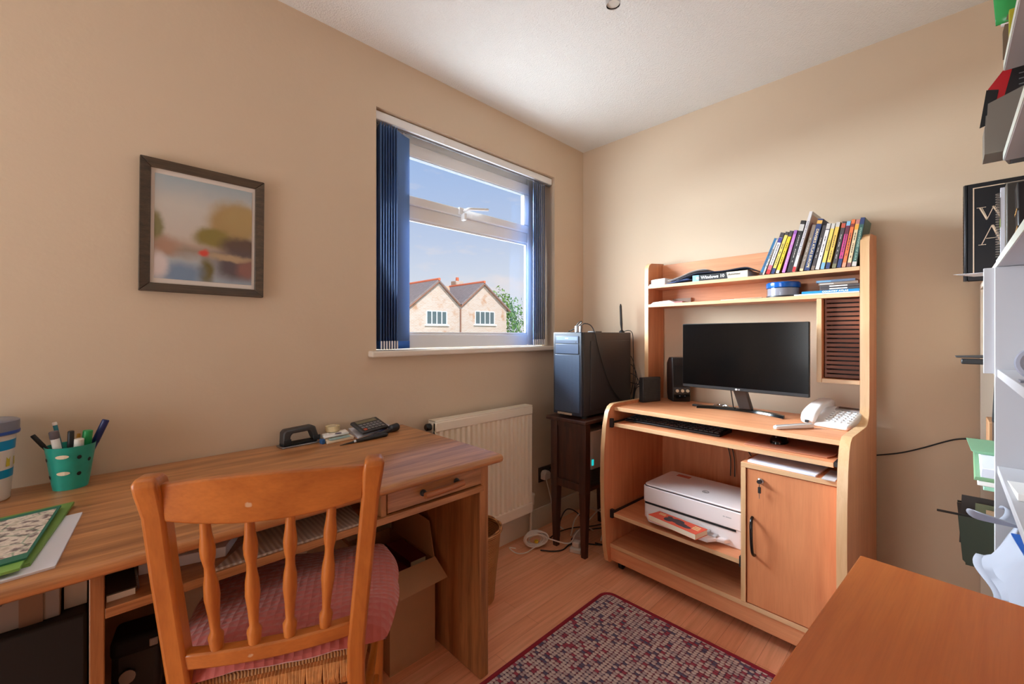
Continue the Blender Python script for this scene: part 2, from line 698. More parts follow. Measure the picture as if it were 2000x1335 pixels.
def text(name, s, size, m, parent, M, extrude=0.0003, width=None, align='CENTER', shear=0, bold=0):
    c = bpy.data.curves.new('txt', 'FONT')
    c.body = s
    c.size = size
    c.extrude = extrude
    c.align_x = align
    c.align_y = 'CENTER'
    c.shear = shear
    c.offset = bold
    c.resolution_u = 2
    t = bpy.data.objects.new('txt', c)
    COL.objects.link(t)
    dg = bpy.context.evaluated_depsgraph_get()
    me = bpy.data.meshes.new_from_object(t.evaluated_get(dg))
    bpy.data.objects.remove(t)
    bpy.data.curves.remove(c)
    if width and len(me.vertices):
        xs = [v.co.x for v in me.vertices]
        k = width / max(1e-6, max(xs) - min(xs))
        for v in me.vertices:
            v.co.x *= k
    me.transform(M)
    me.materials.clear()
    me.materials.append(m)
    o = bpy.data.objects.new(name, me)
    COL.objects.link(o)
    o.parent = parent
    return o


def frame(origin, xdir, ydir):
    x = Vector(xdir).normalized()
    y = Vector(ydir)
    y = (y - x * y.dot(x)).normalized()
    z = x.cross(y)
    return Matrix(((x.x, y.x, z.x, origin[0]), (x.y, y.y, z.y, origin[1]), (x.z, y.z, z.z, origin[2]), (0, 0, 0, 1)))


def arc(cx, cy, r, a0, a1, n=6):
    return [(cx + r * math.cos(R(a0 + (a1 - a0) * i / n)), cy + r * math.sin(R(a0 + (a1 - a0) * i / n))) for i in range(n + 1)]


def smooth_path(pts, k=6):
    """Catmull-Rom"""
    P = [Vector(p) for p in pts]
    P = [P[0] * 2 - P[1]] + P + [P[-1] * 2 - P[-2]]
    out = []
    for i in range(1, len(P) - 2):
        for j in range(k):
            t = j / k
            a, b, c, d = P[i - 1], P[i], P[i + 1], P[i + 2]
            out.append(0.5 * ((2 * b) + (c - a) * t + (2 * a - 5 * b + 4 * c - d) * t * t + (3 * b - a - 3 * c + d) * t ** 3))
    out.append(P[-2])
    return out


# ------------------------------------------------------------------ room shell
WX, WY, RY, BX, H = 2.308, 1.689, -0.352, -1.45, 2.35
T = 0.185
struct(rbox(-3.0, WX + .2, RY - .2, WY + T, -0.12, 0.0).build('floor', M_floor))
struct(rbox(-3.0, WX + .2, RY - .2, WY + T, H, H + 0.15).build('ceiling', M_ceil))
OX0, OX1, OZ0, OZ1 = 0.840, 2.013, 1.045, 2.110
w = B().box(BX - .2, OX0, WY, WY + T, 0, H).box(OX1, WX + .2, WY, WY + T, 0, H)
w.box(OX0, OX1, WY, WY + T, 0, OZ0).box(OX0, OX1, WY, WY + T, OZ1, H)
struct(w.build('wall_left', M_wall, smooth=False))
struct(rbox(WX, WX + .2, RY - .2, WY, 0, H).build('wall_back', M_wall, smooth=False))
struct(rbox(BX - .2, WX, RY - .2, RY, 0, H).build('wall_right', M_wall, smooth=False))
w = B().box(BX - .2, BX, RY, 0.48, 0, H).box(BX - .2, BX, 1.42, WY, 0, H).box(BX - .2, BX, 0.48, 1.42, 2.05, H)
struct(w.build('wall_front', M_wall, smooth=False))
# unseen walls added beyond the doorway to keep outdoor light from leaking in
lw = B().box(-3.0, -2.8, RY - .2, WY + T, 0, H).box(-2.8, BX - .2, RY - .2, RY, 0, H).box(-2.8, BX - .2, WY, WY + T, 0, H)
struct(lw.build('wall_light_block', M_wall, smooth=False))


def skirting(name, pts, x0, x1, axis):
    return struct(B().prism(pts, x0, x1, axis).build(name, M_skirt))


sk = [(0, 0), (0, .112), (-.008, .112), (-.013, .094), (-.017, .085), (-.017, 0)]
skirting('baseboard_left', [(WY + p[0], p[1]) for p in sk], BX, WX - .0005, 'x')
skirting('baseboard_back', [(WX + p[0], p[1]) for p in sk], RY, WY - .0175, 'y')

# window
win = struct(thing('window_1', 'white double glazed window with an opening top light', 'window', (1.4265, 1.80, 1.071)))
del win['label'], win['category']
FY0, FY1 = 1.785, 1.815
fx0, fx1, fz0, fz1 = OX0, OX1, 1.071, OZ1
g0x, g1x = 0.985, 1.872
SY0_ = FY0 - .014
fr = B()
fr.box(fx0, g0x, FY0, FY1, fz0, fz1).box(g1x, fx1, FY0, FY1, fz0, fz1)
fr.box(g0x, g1x, FY0, FY1, fz0, 1.141).box(g0x, g1x, FY0, FY1, 1.694, 1.760).box(g0x, g1x, FY0, FY1, 2.045, fz1)
fr.build('window_frame', M_upvc, win, True, bevel=.006)
bd = B()
bd.box(g0x, g1x, FY0 + .004, FY0 + .014, 1.141, 1.152).box(g0x, g1x, FY0 + .004, FY0 + .014, 1.684, 1.694)
bd.box(g1x - .012, g1x, FY0 + .004, FY0 + .014, 1.152, 1.684)
bd.build('glazing_bead', M_upvc, win, True, bevel=.002)
M_gask = mat('grey_gasket', (104, 108, 114), .6)
gk = B().box(g0x, g1x, FY0 + .0145, FY1 - .001, 1.6925, 1.694).box(g1x - .0015, g1x, FY0 + .0145, FY1 - .001, 1.141, 1.6925).box(g0x, g1x, FY0 + .0145, FY1 - .001, 1.141, 1.1425)
gk.build('gasket', M_gask, win, True)
gk = B().box(g0x + .02, 1.832, SY0_ + .003, FY1 - .013, 1.9835, 1.985).box(1.8305, 1.832, SY0_ + .003, FY1 - .013, 1.800, 1.9835)
gk.build('sash_gasket', M_gask, win, True)
rbox(g0x, g1x, 1.800, 1.806, 1.141, 1.694).build('window_pane', M_glass, win, True)
sa = B()
SY0, SY1 = FY0 - .014, FY1 - .012
sa.box(g0x - .02, g1x, SY0, SY1, 1.757, 1.800).box(g0x - .02, g1x, SY0, SY1, 1.985, 2.050)
sa.box(1.832, g1x, SY0, SY1, 1.800, 1.985).box(g0x - .02, g0x + .02, SY0, SY1, 1.800, 1.985)
sash = sa.build('opening_sash', M_upvc, win, True, bevel=.006)
rbox(g0x + .02, 1.832, 1.790, 1.796, 1.800, 1.985).build('sash_pane', M_glass, sash, True)
hb = B().box(1.335, 1.385, SY0 - .012, SY0, 1.765, 1.800)
hb.tube(smooth_path([(1.36, SY0 - .012, 1.785), (1.37, SY0 - .04, 1.79), (1.40, SY0 - .046, 1.795), (1.50, SY0 - .046, 1.812)], 5), .008, 8)
hb.box(1.352, 1.368, SY0 - .03, SY0, 1.735, 1.770)
hb.build('window_handle', M_upvc, sash, True, bevel=.002)
struct(rbox(0.805, 2.04, 1.652, FY0, 1.045, 1.071).build('trim_1', M_sill, bevel=.006))

# ------------------------------------------------------------------ vertical blinds
bl_ = thing('vertical_blind', 'blue vertical blind drawn open to both sides of the window', 'blind', (1.42, 1.72, 2.06))
rbox(.846, 2.006, 1.705, 1.742, 2.066, 2.104).build('rail', M_upvc, bl_, True, bevel=.003)
rbox(.846, 2.006, 1.719, 1.728, 2.058, 2.0665).build('track', M_mgrey, bl_, True)
M_slat = fabric_translucent('blue_slat_fabric', (104, 136, 186), 0.28, (150, 170, 204))
M_hem = mat('blue_hem', (44, 104, 190), 0.8)
M_chain = mat('chain_white', (226, 226, 228), 0.4)


def make_slat():
    """8.9 cm wide louvre, a part of the blind, with its hem, hanger and bottom chain"""
    t = B().grid(8, 1, lambda u, v: (-.0445 + .089 * u, .003 * math.sin(PI * u), .035 + v * .94)).build('blind_slat', M_slat, bl_, solid=.0008)
    B().grid(8, 1, lambda u, v: (-.0445 + .089 * u, .003 * math.sin(PI * u), .0 + v * .0348)).build('hem', M_hem, t, solid=.002)
    rbox(-.006, .006, -.004, .004, .975, .984).build('hanger', M_chain, t)
    cb = B()
    for k in range(6):
        cb.lathe([(0, -.0022), (.0022, 0), (0, .0022)], (-.046, 0, .004 + .006 * k), 6, caps=False)
    cb.box(-.0475, -.0445, -.003, .003, .0, .036)
    cb.build('chain', M_chain, t)
    return t


slat_proto = make_slat()


def slat(x, y, ang, first=False):
    if first:
        t = slat_proto
    else:
        t = slat_proto.copy()
        COL.objects.link(t)
        t.parent = bl_
        for ch_ in slat_proto.children:
            c = ch_.copy()
            COL.objects.link(c)
            c.parent = t
    t.location = Vector((x, y, 1.0760)) - bl_.location
    t.rotation_euler = (0, 0, R(ang))


for i in range(7):
    slat(.872 + i * .0125, 1.7275, 76, i == 0)
slat(.992, 1.728, 23)
for i in range(7):
    slat(1.862 + i * .0160, 1.7265, 43.5)

# ------------------------------------------------------------------ outside
HX, HY = 16.70, 22.0
house = thing('brick_house', 'pale brick house with two gables seen through the window', 'house', (HX, HY, -2.7))


def brick_mat():
    m = bpy.data.materials.new('pale_brick')
    m.use_nodes = True
    n, l = m.node_tree.nodes, m.node_tree.links
    b = n['Principled BSDF']
    b.inputs['Roughness'].default_value = 0.9
    tc = n.new('ShaderNodeTexCoord')
    mp = n.new('ShaderNodeMapping')
    mp.inputs['Rotation'].default_value = (PI / 2, 0, 0)
    l.new(tc.outputs['Object'], mp.inputs[0])
    br = n.new('ShaderNodeTexBrick')
    br.inputs['Scale'].default_value = 1.0
    br.inputs['Brick Width'].default_value = 0.24
    br.inputs['Row Height'].default_value = 0.08
    br.inputs['Mortar Size'].default_value = 0.008
    br.inputs['Color1'].default_value = lin((190, 166, 148))
    br.inputs['Color2'].default_value = lin((196, 180, 168))
    br.inputs['Mortar'].default_value = lin((204, 196, 188))
    l.new(mp.outputs[0], br.inputs['Vector'])
    t = n.new('ShaderNodeTexNoise')
    t.inputs['Scale'].default_value = 1.1
    t.inputs['Detail'].default_value = 8
    l.new(tc.outputs['Object'], t.inputs['Vector'])
    cr = n.new('ShaderNodeValToRGB')
    cr.color_ramp.elements[0].position = 0.55
    cr.color_ramp.elements[1].position = 0.68
    l.new(t.outputs[0], cr.inputs[0])
    mx = n.new('ShaderNodeMix')
    mx.data_type = 'RGBA'
    l.new(cr.outputs[0], mx.inputs[0])
    l.new(br.outputs[0], mx.inputs[6])
    mx.inputs[7].default_value = lin((180, 134, 98))
    l.new(mx.outputs[2], b.inputs['Base Color'])
    return m


M_brick = brick_mat()
M_tile = mat('grey_roof_tiles', (134, 122, 120), 0.9, vary=0.15, vscale=6)
M_tilel = mat('pale_roof_tiles', (214, 176, 140), 0.9, vary=0.08, vscale=6)
M_ridge = mat('terracotta_ridge', (206, 108, 74), 0.85)
M_barge = mat('brown_bargeboard', (140, 96, 74), 0.7)
M_wgl = mat('house_window_glass', (84, 100, 104), 0.1)
G0 = 2.7
hw = B()
hw.prism([(-3.77, 0), (0, 0), (0, G0 + 2.95), (-1.70, G0 + 4.42), (-3.77, G0 + 2.80)], -.0, .25, 'y')
hw.prism([(0.0, 0), (4.17, 0), (4.17, G0 + 2.97), (1.96, G0 + 4.56), (0, G0 + 2.95)], -.0, .25, 'y')
hw.box(-3.77, 4.17, .25, 7.0, 0, G0 + 2.8).box(-7.5, -3.77, 1.2, 7.0, 0, G0 + 2.8)
hw.build('wall', M_brick, house, smooth=False)


def slope(b, x0, z0, x1, z1, y0, y1, t=.1):
    d = Vector((x1 - x0, 0, z1 - z0)).normalized()
    nrm = Vector((-d.z, 0, d.x)) * t
    p = [(x0, y0, z0), (x1, y0, z1), (x1, y1, z1), (x0, y1, z0)]
    return b.hexa(p, [(q[0] + nrm.x, q[1], q[2] + nrm.z) for q in p])


rf = B()
GB = ((-4.0, 2.62, -1.70, 4.44, .02, 2.97), (-.02, 2.97, 1.96, 4.58, 4.40, 2.80))
for (xa, za, xm, zm, xb, zb) in GB:
    slope(rf, xa, G0 + za, xm, G0 + zm, -.15, 4.5)
    slope(rf, xm, G0 + zm, xb, G0 + zb, -.15, 4.5)
rf.build('gable_roof', M_tile, house, smooth=False)
mr = B().prism([(.6, G0 + 2.9), (3.9, G0 + 4.75), (7.3, G0 + 2.9)], -7.5, 3.0, 'x')
mr.build('main_roof', M_tilel, house, smooth=False)
rb = B().tube([(-1.70, -.2, G0 + 4.56), (-1.70, 3.8, G0 + 4.56)], .09, 8).tube([(1.96, -.2, G0 + 4.70), (1.96, 3.8, G0 + 4.70)], .09, 8)
rb.build('ridge_tile', M_ridge, house)
bb = B()
for (xa, za, xm, zm, xb, zb) in GB:
    bb.tube([(xa, -.18, G0 + za - .04), (xm, -.18, G0 + zm - .05), (xb, -.18, G0 + zb - .05)], .05, 4)
bb.tube([(0, -.1, 0), (0, -.1, G0 + 2.8)], .04, 6)
bb.build('bargeboard', M_barge, house)
ch = rbox(2.3, 3.0, 3.5, 4.1, G0 + 4.3, G0 + 5.15).build('chimney', M_brick, house, smooth=False)
B().lathe([(.13, 0), (.11, .3)], (2.65, 3.8, G0 + 5.15), 10).build('chimney_pot', M_ridge, ch)
for (xa, xb, za, zb) in ((-2.51, -1.04, 1.80, 2.56), (1.29, 2.99, 1.87, 2.68)):
    wf = B().box(xa, xb, -.03, .02, G0 + za - .04, G0 + za).box(xa, xb, -.03, .02, G0 + zb, G0 + zb + .05)
    n = 4
    for k in range(n + 1):
        xx = xa + (xb - xa) * k / n
        wf.box(xx - .03, xx + .03, -.03, .02, G0 + za, G0 + zb)
    wf.box(xa - .15, xb + .15, -.12, 0, G0 + za - .12, G0 + za - .04)
    wo = wf.build('house_window', M_upvc, house, smooth=False)
    rbox(xa, xb, -.012, .0, G0 + za, G0 + zb).build('pane', M_wgl, wo, smooth=False)

M_leaf = mat('leaves', (104, 142, 66), 0.7, vary=0.35, vscale=1.5)
M_leafl = mat('pale_leaves', (150, 168, 96), 0.7, vary=0.3, vscale=1.5)
M_bark = mat('bark', (120, 96, 76), 0.9)


def tree(name, label, x, y, z0, h, rx, m, n=2600):
    t = thing(name, label, 'tree', (x, y, z0))
    B().tube([(0, 0, 0), (.05, .03, h * .4), (-.03, .1, h * .75)], [.16, .12, .05], 8).build('trunk', M_bark, t)
    b = B()
    for _ in range(n):
        while True:
            p = Vector((random.uniform(-1, 1), random.uniform(-1, 1), random.uniform(-1, 1)))
            if .35 < p.length < 1:
                break
        lump = 1 + .25 * math.sin(5 * p.x + 3 * p.z) * math.cos(4 * p.y)
        c = Vector((p.x * rx * lump, p.y * rx * lump, h * .62 + p.z * h * .40 * lump))
        s = random.uniform(.08, .17)
        q = Euler((random.uniform(0, 6), random.uniform(0, 6), random.uniform(0, 6))).to_matrix()
        b.add([c + q @ Vector(k) for k in ((-s, 0, 0), (0, -s * .5, 0), (s, 0, 0), (0, s * .5, 0))], [(0, 1, 2, 3)])
    b.build('foliage', m, t, smooth=False)
    return t


tree('garden_tree', 'green leafy tree beside the far house, seen through the window', 25.2, 27.0, -2.7, 7.4, 2.0, M_leaf)
tree('garden_shrub', 'pale green shrub at the right edge of the window view', 22.9, 20.0, -2.7, 4.9, 1.3, M_leafl, 2000)
M_bounce = mat('pale_bounce_slab', (206, 206, 206), 0.95, vary=0.2, vscale=.6)
struct(rbox(-14, 18, 2.2, 13, -2.9, -2.69).build('garden_bounce_slab', M_bounce, smooth=False))  # unseen pale slab added to reflect light up through the window
struct(rbox(-60, 90, 13, 120, -2.9, -2.7).build('garden_ground', mat('grass', (86, 104, 56), 0.95, vary=0.2, vscale=.6), smooth=False))

# ------------------------------------------------------------------ picture on the left wall
pt = thing('framed_picture', 'dark framed blurred canal photograph hung on the wall left of the window', 'picture', (.247, WY, 1.4715))
pt.rotation_euler = (0, R(.5), 0)
PW, PH, FWD = .328, .402, .026
fb = B()
for s in (-1, 1):
    fb.hexa([(s * PW / 2, -.024, -PH / 2), (s * (PW / 2 - FWD), -.016, -PH / 2 + FWD), (s * (PW / 2 - FWD), -.0, -PH / 2 + FWD), (s * PW / 2, -.0, -PH / 2)],
            [(s * PW / 2, -.024, PH / 2), (s * (PW / 2 - FWD), -.016, PH / 2 - FWD), (s * (PW / 2 - FWD), -.0, PH / 2 - FWD), (s * PW / 2, -.0, PH / 2)])
    fb.hexa([(-PW / 2, -.024, s * PH / 2), (-PW / 2 + FWD, -.016, s * (PH / 2 - FWD)), (-PW / 2 + FWD, -.0, s * (PH / 2 - FWD)), (-PW / 2, -.0, s * PH / 2)],
            [(PW / 2, -.024, s * PH / 2), (PW / 2 - FWD, -.016, s * (PH / 2 - FWD)), (PW / 2 - FWD, -.0, s * (PH / 2 - FWD)), (PW / 2, -.0, s * PH / 2)])
fb.build('frame', M_frame, pt, bevel=.002)


def picture_mat():
    """blurred canal scene: sky, trees right, water, a red boat"""
    m = bpy.data.materials.new('canal_print')
    m.use_nodes = True
    n, l = m.node_tree.nodes, m.node_tree.links
    b = n['Principled BSDF']
    b.inputs['Roughness'].default_value = 0.5
    tc = n.new('ShaderNodeTexCoord')
    nz = n.new('ShaderNodeTexNoise')
    nz.inputs['Scale'].default_value = 22
    nz.inputs['Detail'].default_value = 3
    l.new(tc.outputs['Object'], nz.inputs['Vector'])
    va = n.new('ShaderNodeVectorMath')
    va.operation = 'MULTIPLY_ADD'
    l.new(nz.outputs['Color'], va.inputs[0])
    va.inputs[1].default_value = (.03, 0, .03)
    va.inputs[2].default_value = (-.015, 0, -.015)
    vb = n.new('ShaderNodeVectorMath')
    l.new(va.outputs[0], vb.inputs[0])
    l.new(tc.outputs['Object'], vb.inputs[1])
    sp = n.new('ShaderNodeSeparateXYZ')
    l.new(vb.outputs[0], sp.inputs[0])
    mr = n.new('ShaderNodeMapRange')
    mr.inputs[1].default_value = -.17
    mr.inputs[2].default_value = .17
    l.new(sp.outputs['Z'], mr.inputs[0])
    cr = n.new('ShaderNodeValToRGB')
    el = cr.color_ramp.elements
    el[0].position = 0
    el[0].color = lin((150, 162, 176))
    el[1].position = 1
    el[1].color = lin((152, 168, 178))
    for p, c in ((.2, (176, 178, 180)), (.3, (150, 134, 120)), (.36, (176, 154, 138)), (.45, (196, 184, 174)), (.72, (196, 190, 182))):
        q = el.new(p)
        q.color = lin(c)
    l.new(mr.outputs[0], cr.inputs[0])
    cur = cr.outputs[0]

    def blob(cur, cx, cz, rx, rz, col, soft=.5):
        mp = n.new('ShaderNodeMapping')
        mp.vector_type = 'POINT'
        mp.inputs['Location'].default_value = (-cx / rx, 0, -cz / rz)
        mp.inputs['Scale'].default_value = (1 / rx, 0, 1 / rz)
        l.new(vb.outputs[0], mp.inputs[0])
        ln = n.new('ShaderNodeVectorMath')
        ln.operation = 'LENGTH'
        l.new(mp.outputs[0], ln.inputs[0])
        r = n.new('ShaderNodeMapRange')
        r.interpolation_type = 'SMOOTHSTEP'
        r.inputs[1].default_value = 1 - soft
        r.inputs[2].default_value = 1 + soft
        r.inputs[3].default_value = 1
        r.inputs[4].default_value = 0
        l.new(ln.outputs['Value'], r.inputs[0])
        mx = n.new('ShaderNodeMix')
        mx.data_type = 'RGBA'
        l.new(r.outputs[0], mx.inputs[0])
        l.new(cur, mx.inputs[6])
        mx.inputs[7].default_value = lin(col)
        return mx.outputs[2]
    for a in ((.075, .035, .07, .075, (166, 138, 92), .35), (.10, .06, .05, .05, (170, 144, 96), .4), (.02, -.015, .05, .03, (136, 120, 62), .4),
              (-.125, .0, .02, .045, (128, 120, 82), .4), (.10, -.035, .06, .03, (96, 76, 66), .4), (.09, -.10, .07, .05, (92, 80, 84), .5),
              (.0, -.13, .02, .04, (108, 96, 52), .5), (-.10, -.06, .03, .03, (168, 132, 112), .5), (-.06, -.14, .05, .035, (118, 138, 164), .5),
              (.07, -.075, .07, .012, (176, 150, 120), .5), (-.125, -.12, .025, .04, (214, 200, 198), .5), (-.005, -.072, .011, .013, (206, 74, 60), .5),
              (.115, -.11, .03, .03, (140, 96, 88), .5)):
        cur = blob(cur, *a)
    l.new(cur, b.inputs['Base Color'])
    return m


rbox(-PW / 2 + FWD - .003, PW / 2 - FWD + .003, -.010, -.004, -PH / 2 + FWD - .003, PH / 2 - FWD + .003).build('mount', mat('picture_mount', (214, 204, 196), .7), pt)
rbox(-.129, .129, -.0112, -.0100, -.160, .160).build('print', picture_mat(), pt)

# ------------------------------------------------------------------ radiator
rd = thing('radiator', 'cream panel radiator with vertical flutes under the window', 'radiator', (1.40, 1.66, .16))
X0, X1, Z0, Z1 = 1.080, 1.718, .157, .750
rb = B()
n = 19
pts = []
for i in range(n):
    xa = X0 + .014 + (X1 - X0 - .028) * i / n
    wv = (X1 - X0 - .028) / n
    pts += [(xa, 1.611), (xa + wv * .2, 1.600), (xa + wv * .62, 1.600), (xa + wv * .82, 1.611)]
pts = [(X0, 1.605)] + pts + [(X1 - .014, 1.611), (X1, 1.605), (X1, 1.622), (X0, 1.622)]
rb.prism(pts, Z0 + .055, Z1 - .05, 'z')
rb.build('fluted_panel', M_rad, rd, True, angle=25)
rbox(X0, X1, 1.598, 1.622, Z1 - .0505, Z1 - .006).build('top_band', M_rad, rd, True, bevel=.005)
rbox(X0, X1, 1.598, 1.622, Z0, Z0 + .0555).build('bottom_band', M_rad, rd, True, bevel=.005)
B().box(X0, X1, 1.600, 1.660, Z1 - .0055, Z1).box(X0, X0 + .004, 1.605, 1.660, Z0 + .01, Z1).box(X1 - .004, X1, 1.605, 1.660, Z0 + .01, Z1).build('casing', M_rad, rd, True, bevel=.0015)
rbox(X0 + .1, X0 + .13, 1.655, 1.687, Z0 + .02, Z1 - .03).build('wall_bracket', M_rad, rd, True)
rbox(X1 - .13, X1 - .1, 1.655, 1.687, Z0 + .02, Z1 - .03).build('wall_bracket', M_rad, rd, True)
B().lathe([(.012, -.028), (.016, -.024), (.016, -.004), (.010, 0)], (X0, 1.64, Z1 - .03), 14, axis='x').build('end_cap', M_black, rd, True)
B().lathe([(.014, .0), (.014, .03), (.020, .034), (.020, .075), (.024, .082), (.024, .09)], (X1 + .022, 1.635, Z0 - .005), 14).build('valve', M_skirt, rd, True)
B().lathe([(.0135, .0), (.0135, .034)], (X1 + .022, 1.635, Z0 + .012), 12).build('valve_nut', M_steel, rd, True)
B().tube([(X1 + .022, 1.635, .0), (X1 + .022, 1.635, Z0)], .0085, 10).build('pipe', M_skirt, rd, True)

# ------------------------------------------------------------------ wall socket with plug
so = thing('wall_socket', 'dark metal double socket low on the wall behind the oak stand', 'socket', (1.917, WY, .305))
rbox(1.860, 2.006, WY - .008, WY - .0002, .262, .350).build('plate', mat('dark_metal_plate', (92, 84, 78), .3, metal=.8), so, True, bevel=.003)
rbox(1.955, 1.963, WY - .012, WY - .006, .325, .337).build('switch', M_blackm, so, True)
pg = thing('plug', 'white plug with a flex pushed into the dark wall socket', 'plug', (1.90, WY - .02, .30))
B().prism([(1.872, .282), (1.926, .282), (1.926, .318), (1.912, .332), (1.886, .332), (1.872, .318)], WY - .044, WY - .0085, 'y').build('plug_body', mat('plug_white', (226, 214, 204), .4), pg, True, bevel=.004)
B().tube(smooth_path([(1.899, WY - .03, .284), (1.905, WY - .035, .25), (1.915, WY - .05, .18), (1.93, WY - .06, .10), (1.94, WY - .09, .02), (1.93, WY - .14, .006)]), .0035, 8).build('flex', M_white, pg, True)

# ------------------------------------------------------------------ pine desk along the window wall
DX1, DY0, DY1, DZ = .958, 1.035, 1.682, .742
DXL = -1.05
dk = thing('pine_desk', 'long pine desk with one drawer standing against the window wall', 'desk', (.0, 1.36, 0))
tp = [(DY1, DZ), (DY1, DZ - .028), (DY0 + .004, DZ - .028), (DY0 - .006, DZ - .022), (DY0 - .010, DZ - .013), (DY0 - .007, DZ - .005), (DY0, DZ)]
B().prism(tp, DXL, DX1, 'x').build('desk_top', M_pine, dk, True, angle=50)
rbox(.898, .934, 1.072, 1.668, 0, DZ - .0285).build('end_panel', M_pinez, dk, True, bevel=.004)
rbox(-.014, .006, 1.052, 1.668, 0, DZ - .0285).build('partition', M_pinez, dk, True, bevel=.002)
rbox(DXL, DXL + .02, 1.052, 1.668, 0, DZ - .0285).build('end_panel', M_pinez, dk, True, bevel=.002)
rbox(.0065, .8975, 1.052, 1.660, .630, .648).build('undershelf', M_pine, dk, True, bevel=.001)
rbox(.540, .556, 1.058, 1.660, .6485, DZ - .0285).build('divider', M_pinez, dk, True, bevel=.001)
rbox(.0065, .8975, 1.660, 1.668, .35, DZ - .0285).build('back_panel', M_pine, dk, True)
dr = rbox(.5605, .893, 1.062, 1.082, .651, DZ - .0305).build('drawer', M_pine, dk, True, bevel=.002)
hy = 1.062
B().tube(smooth_path([(.664, hy - .027, .681), (.70, hy - .030, .682), (.76, hy - .030, .684), (.800, hy - .027, .686)], 5), [.0095] * 16, 10).build('handle', wood('handle_wood', (176, 104, 58), (140, 78, 40), 'x', 10, 5, .35), dr, True)
for xx, zz in ((.672, .681), (.792, .6855)):
    B().tube([(xx, hy - .027, zz), (xx, hy, zz)], .006, 8).lathe([(.0095, hy - .005), (.0095, hy + .0)], (xx, 0, zz), 14, axis='y').build('handle_post', M_dgrey, dr, True)

# things lying on the undershelf
SZ = .6482
nb = thing('notebook', 'dark spiral notebook on the pine desk undershelf beside the partition', 'notebook', (.03, 1.13, SZ))
rbox(.0085, .048, 1.075, 1.20, SZ, SZ + .012).build('pages', M_paper, nb, True)
rbox(.0085, .05, 1.073, 1.202, SZ + .0122, SZ + .0145).build('cover', M_dgrey, nb, True)
sb = B()
for k in range(12):
    yy = 1.082 + k * .0098
    sb.tube([(.05 + .004 * math.cos(a), yy, SZ + .008 + .006 * math.sin(a)) for a in [2 * PI * j / 8 for j in range(8)]], .0008, 4, True)
sb.build('spiral_binding', M_steel, nb, True)
tag(B().xf(Matrix()).hexa([(.056, 1.150, SZ), (.20, 1.115, SZ), (.34, 1.40, SZ), (.10, 1.42, SZ)], [(.056, 1.150, SZ + .022), (.20, 1.115, SZ + .022), (.34, 1.40, SZ + .022), (.10, 1.42, SZ + .022)]).build('paper_stack', M_paperb, bevel=.001),
    'thick stack of white paper on the desk undershelf, left of the grey board', 'paper')
tag(B().hexa([(.168, 1.058, SZ + .0004), (.49, 1.056, SZ + .0004), (.532, 1.32, SZ + .0004), (.395, 1.33, SZ + .0004)], [(.168, 1.058, SZ + .0054), (.49, 1.056, SZ + .0054), (.532, 1.32, SZ + .0054), (.395, 1.33, SZ + .0054)]).build('card_sheet', stripes('ribbed_card', (168, 152, 140), (192, 176, 162), 'X', 28, .85, .2)),
    'grey corrugated card sheet on the desk undershelf behind the chair back', 'cardboard')

# things under the left bay
tag(rbox(-.36, -.020, 1.285, 1.60, 0, .545).build('storage_chest', M_blackm, bevel=.006), 'large black chest under the desk, left of the partition', 'chest')
cbx = thing('grey_box', 'grey printed carton under the desk top, above the black chest', 'box', (-.22, 1.50, .546))
rbox(-.355, -.06, 1.31, 1.60, .5455, .70).build('carton', M_cardg, cbx, True, bevel=.002)
rbox(-.118, -.085, 1.3085, 1.3098, .5455, .70).build('brown_tape', mat('brown_tape', (112, 82, 62), .4), cbx, True)
pb = B()
for k in range(5):
    pb.box(-.24 + k * .024, -.24 + k * .024 + .013, 1.3088, 1.3098, .635, .662)
pb.box(-.24, -.14, 1.3088, 1.3098, .600, .603).box(-.24, -.16, 1.3088, 1.3098, .59, .593)
pb.build('printing', M_dgrey, cbx, True)
tag(rbox(-.056, -.0205, 1.33, 1.60, .5455, .68).build('pad', M_lgrey, bevel=.001), 'white pad of paper beside the grey carton above the black chest', 'pad')
bag = thing('camera_bag', 'small black camera case with a silver buckle under the desk', 'case', (.05, 1.30, 0))
Mb = Matrix.Translation((.058, 1.34, .0)) @ Matrix.Rotation(R(-8), 4, 'Z') @ Matrix.Rotation(R(-6), 4, 'X')
B().box(-.04, .05, -.05, .05, .28, .415).xf(Mb).build('pouch', M_black, bag, True, bevel=.014, seg=3)
B().box(-.042, .052, -.054, .052, .385, .43).xf(Mb).build('lid', M_blackm, bag, True, bevel=.012, seg=3)
B().box(.028, .044, -.0575, -.053, .395, .412).xf(Mb).build('silver_tab', M_lgrey, bag, True, bevel=.002)
B().lathe([(.015, -.008), (.015, 0)], (-.01, -.052, .345), 14, axis='y').xf(Mb).build('buckle', M_steel, bag, True)
bst = thing('upright_box', 'tall grey box file standing on the floor under the camera case', 'box', (.06, 1.34, 0))
rbox(.018, .10, 1.285, 1.42, 0, .268).build('box_body', M_lgrey, bst, True, bevel=.003)
rbox(.03, .045, 1.282, 1.2845, .02, .25).build('spine_stripe', M_dgrey, bst, True)
tag(rbox(.13, .50, 1.50, 1.64, 0, .52).build('wall_board', mat('pale_board', (196, 176, 156), .8), bevel=.003), 'pale board leaning under the desk behind the chair', 'board')

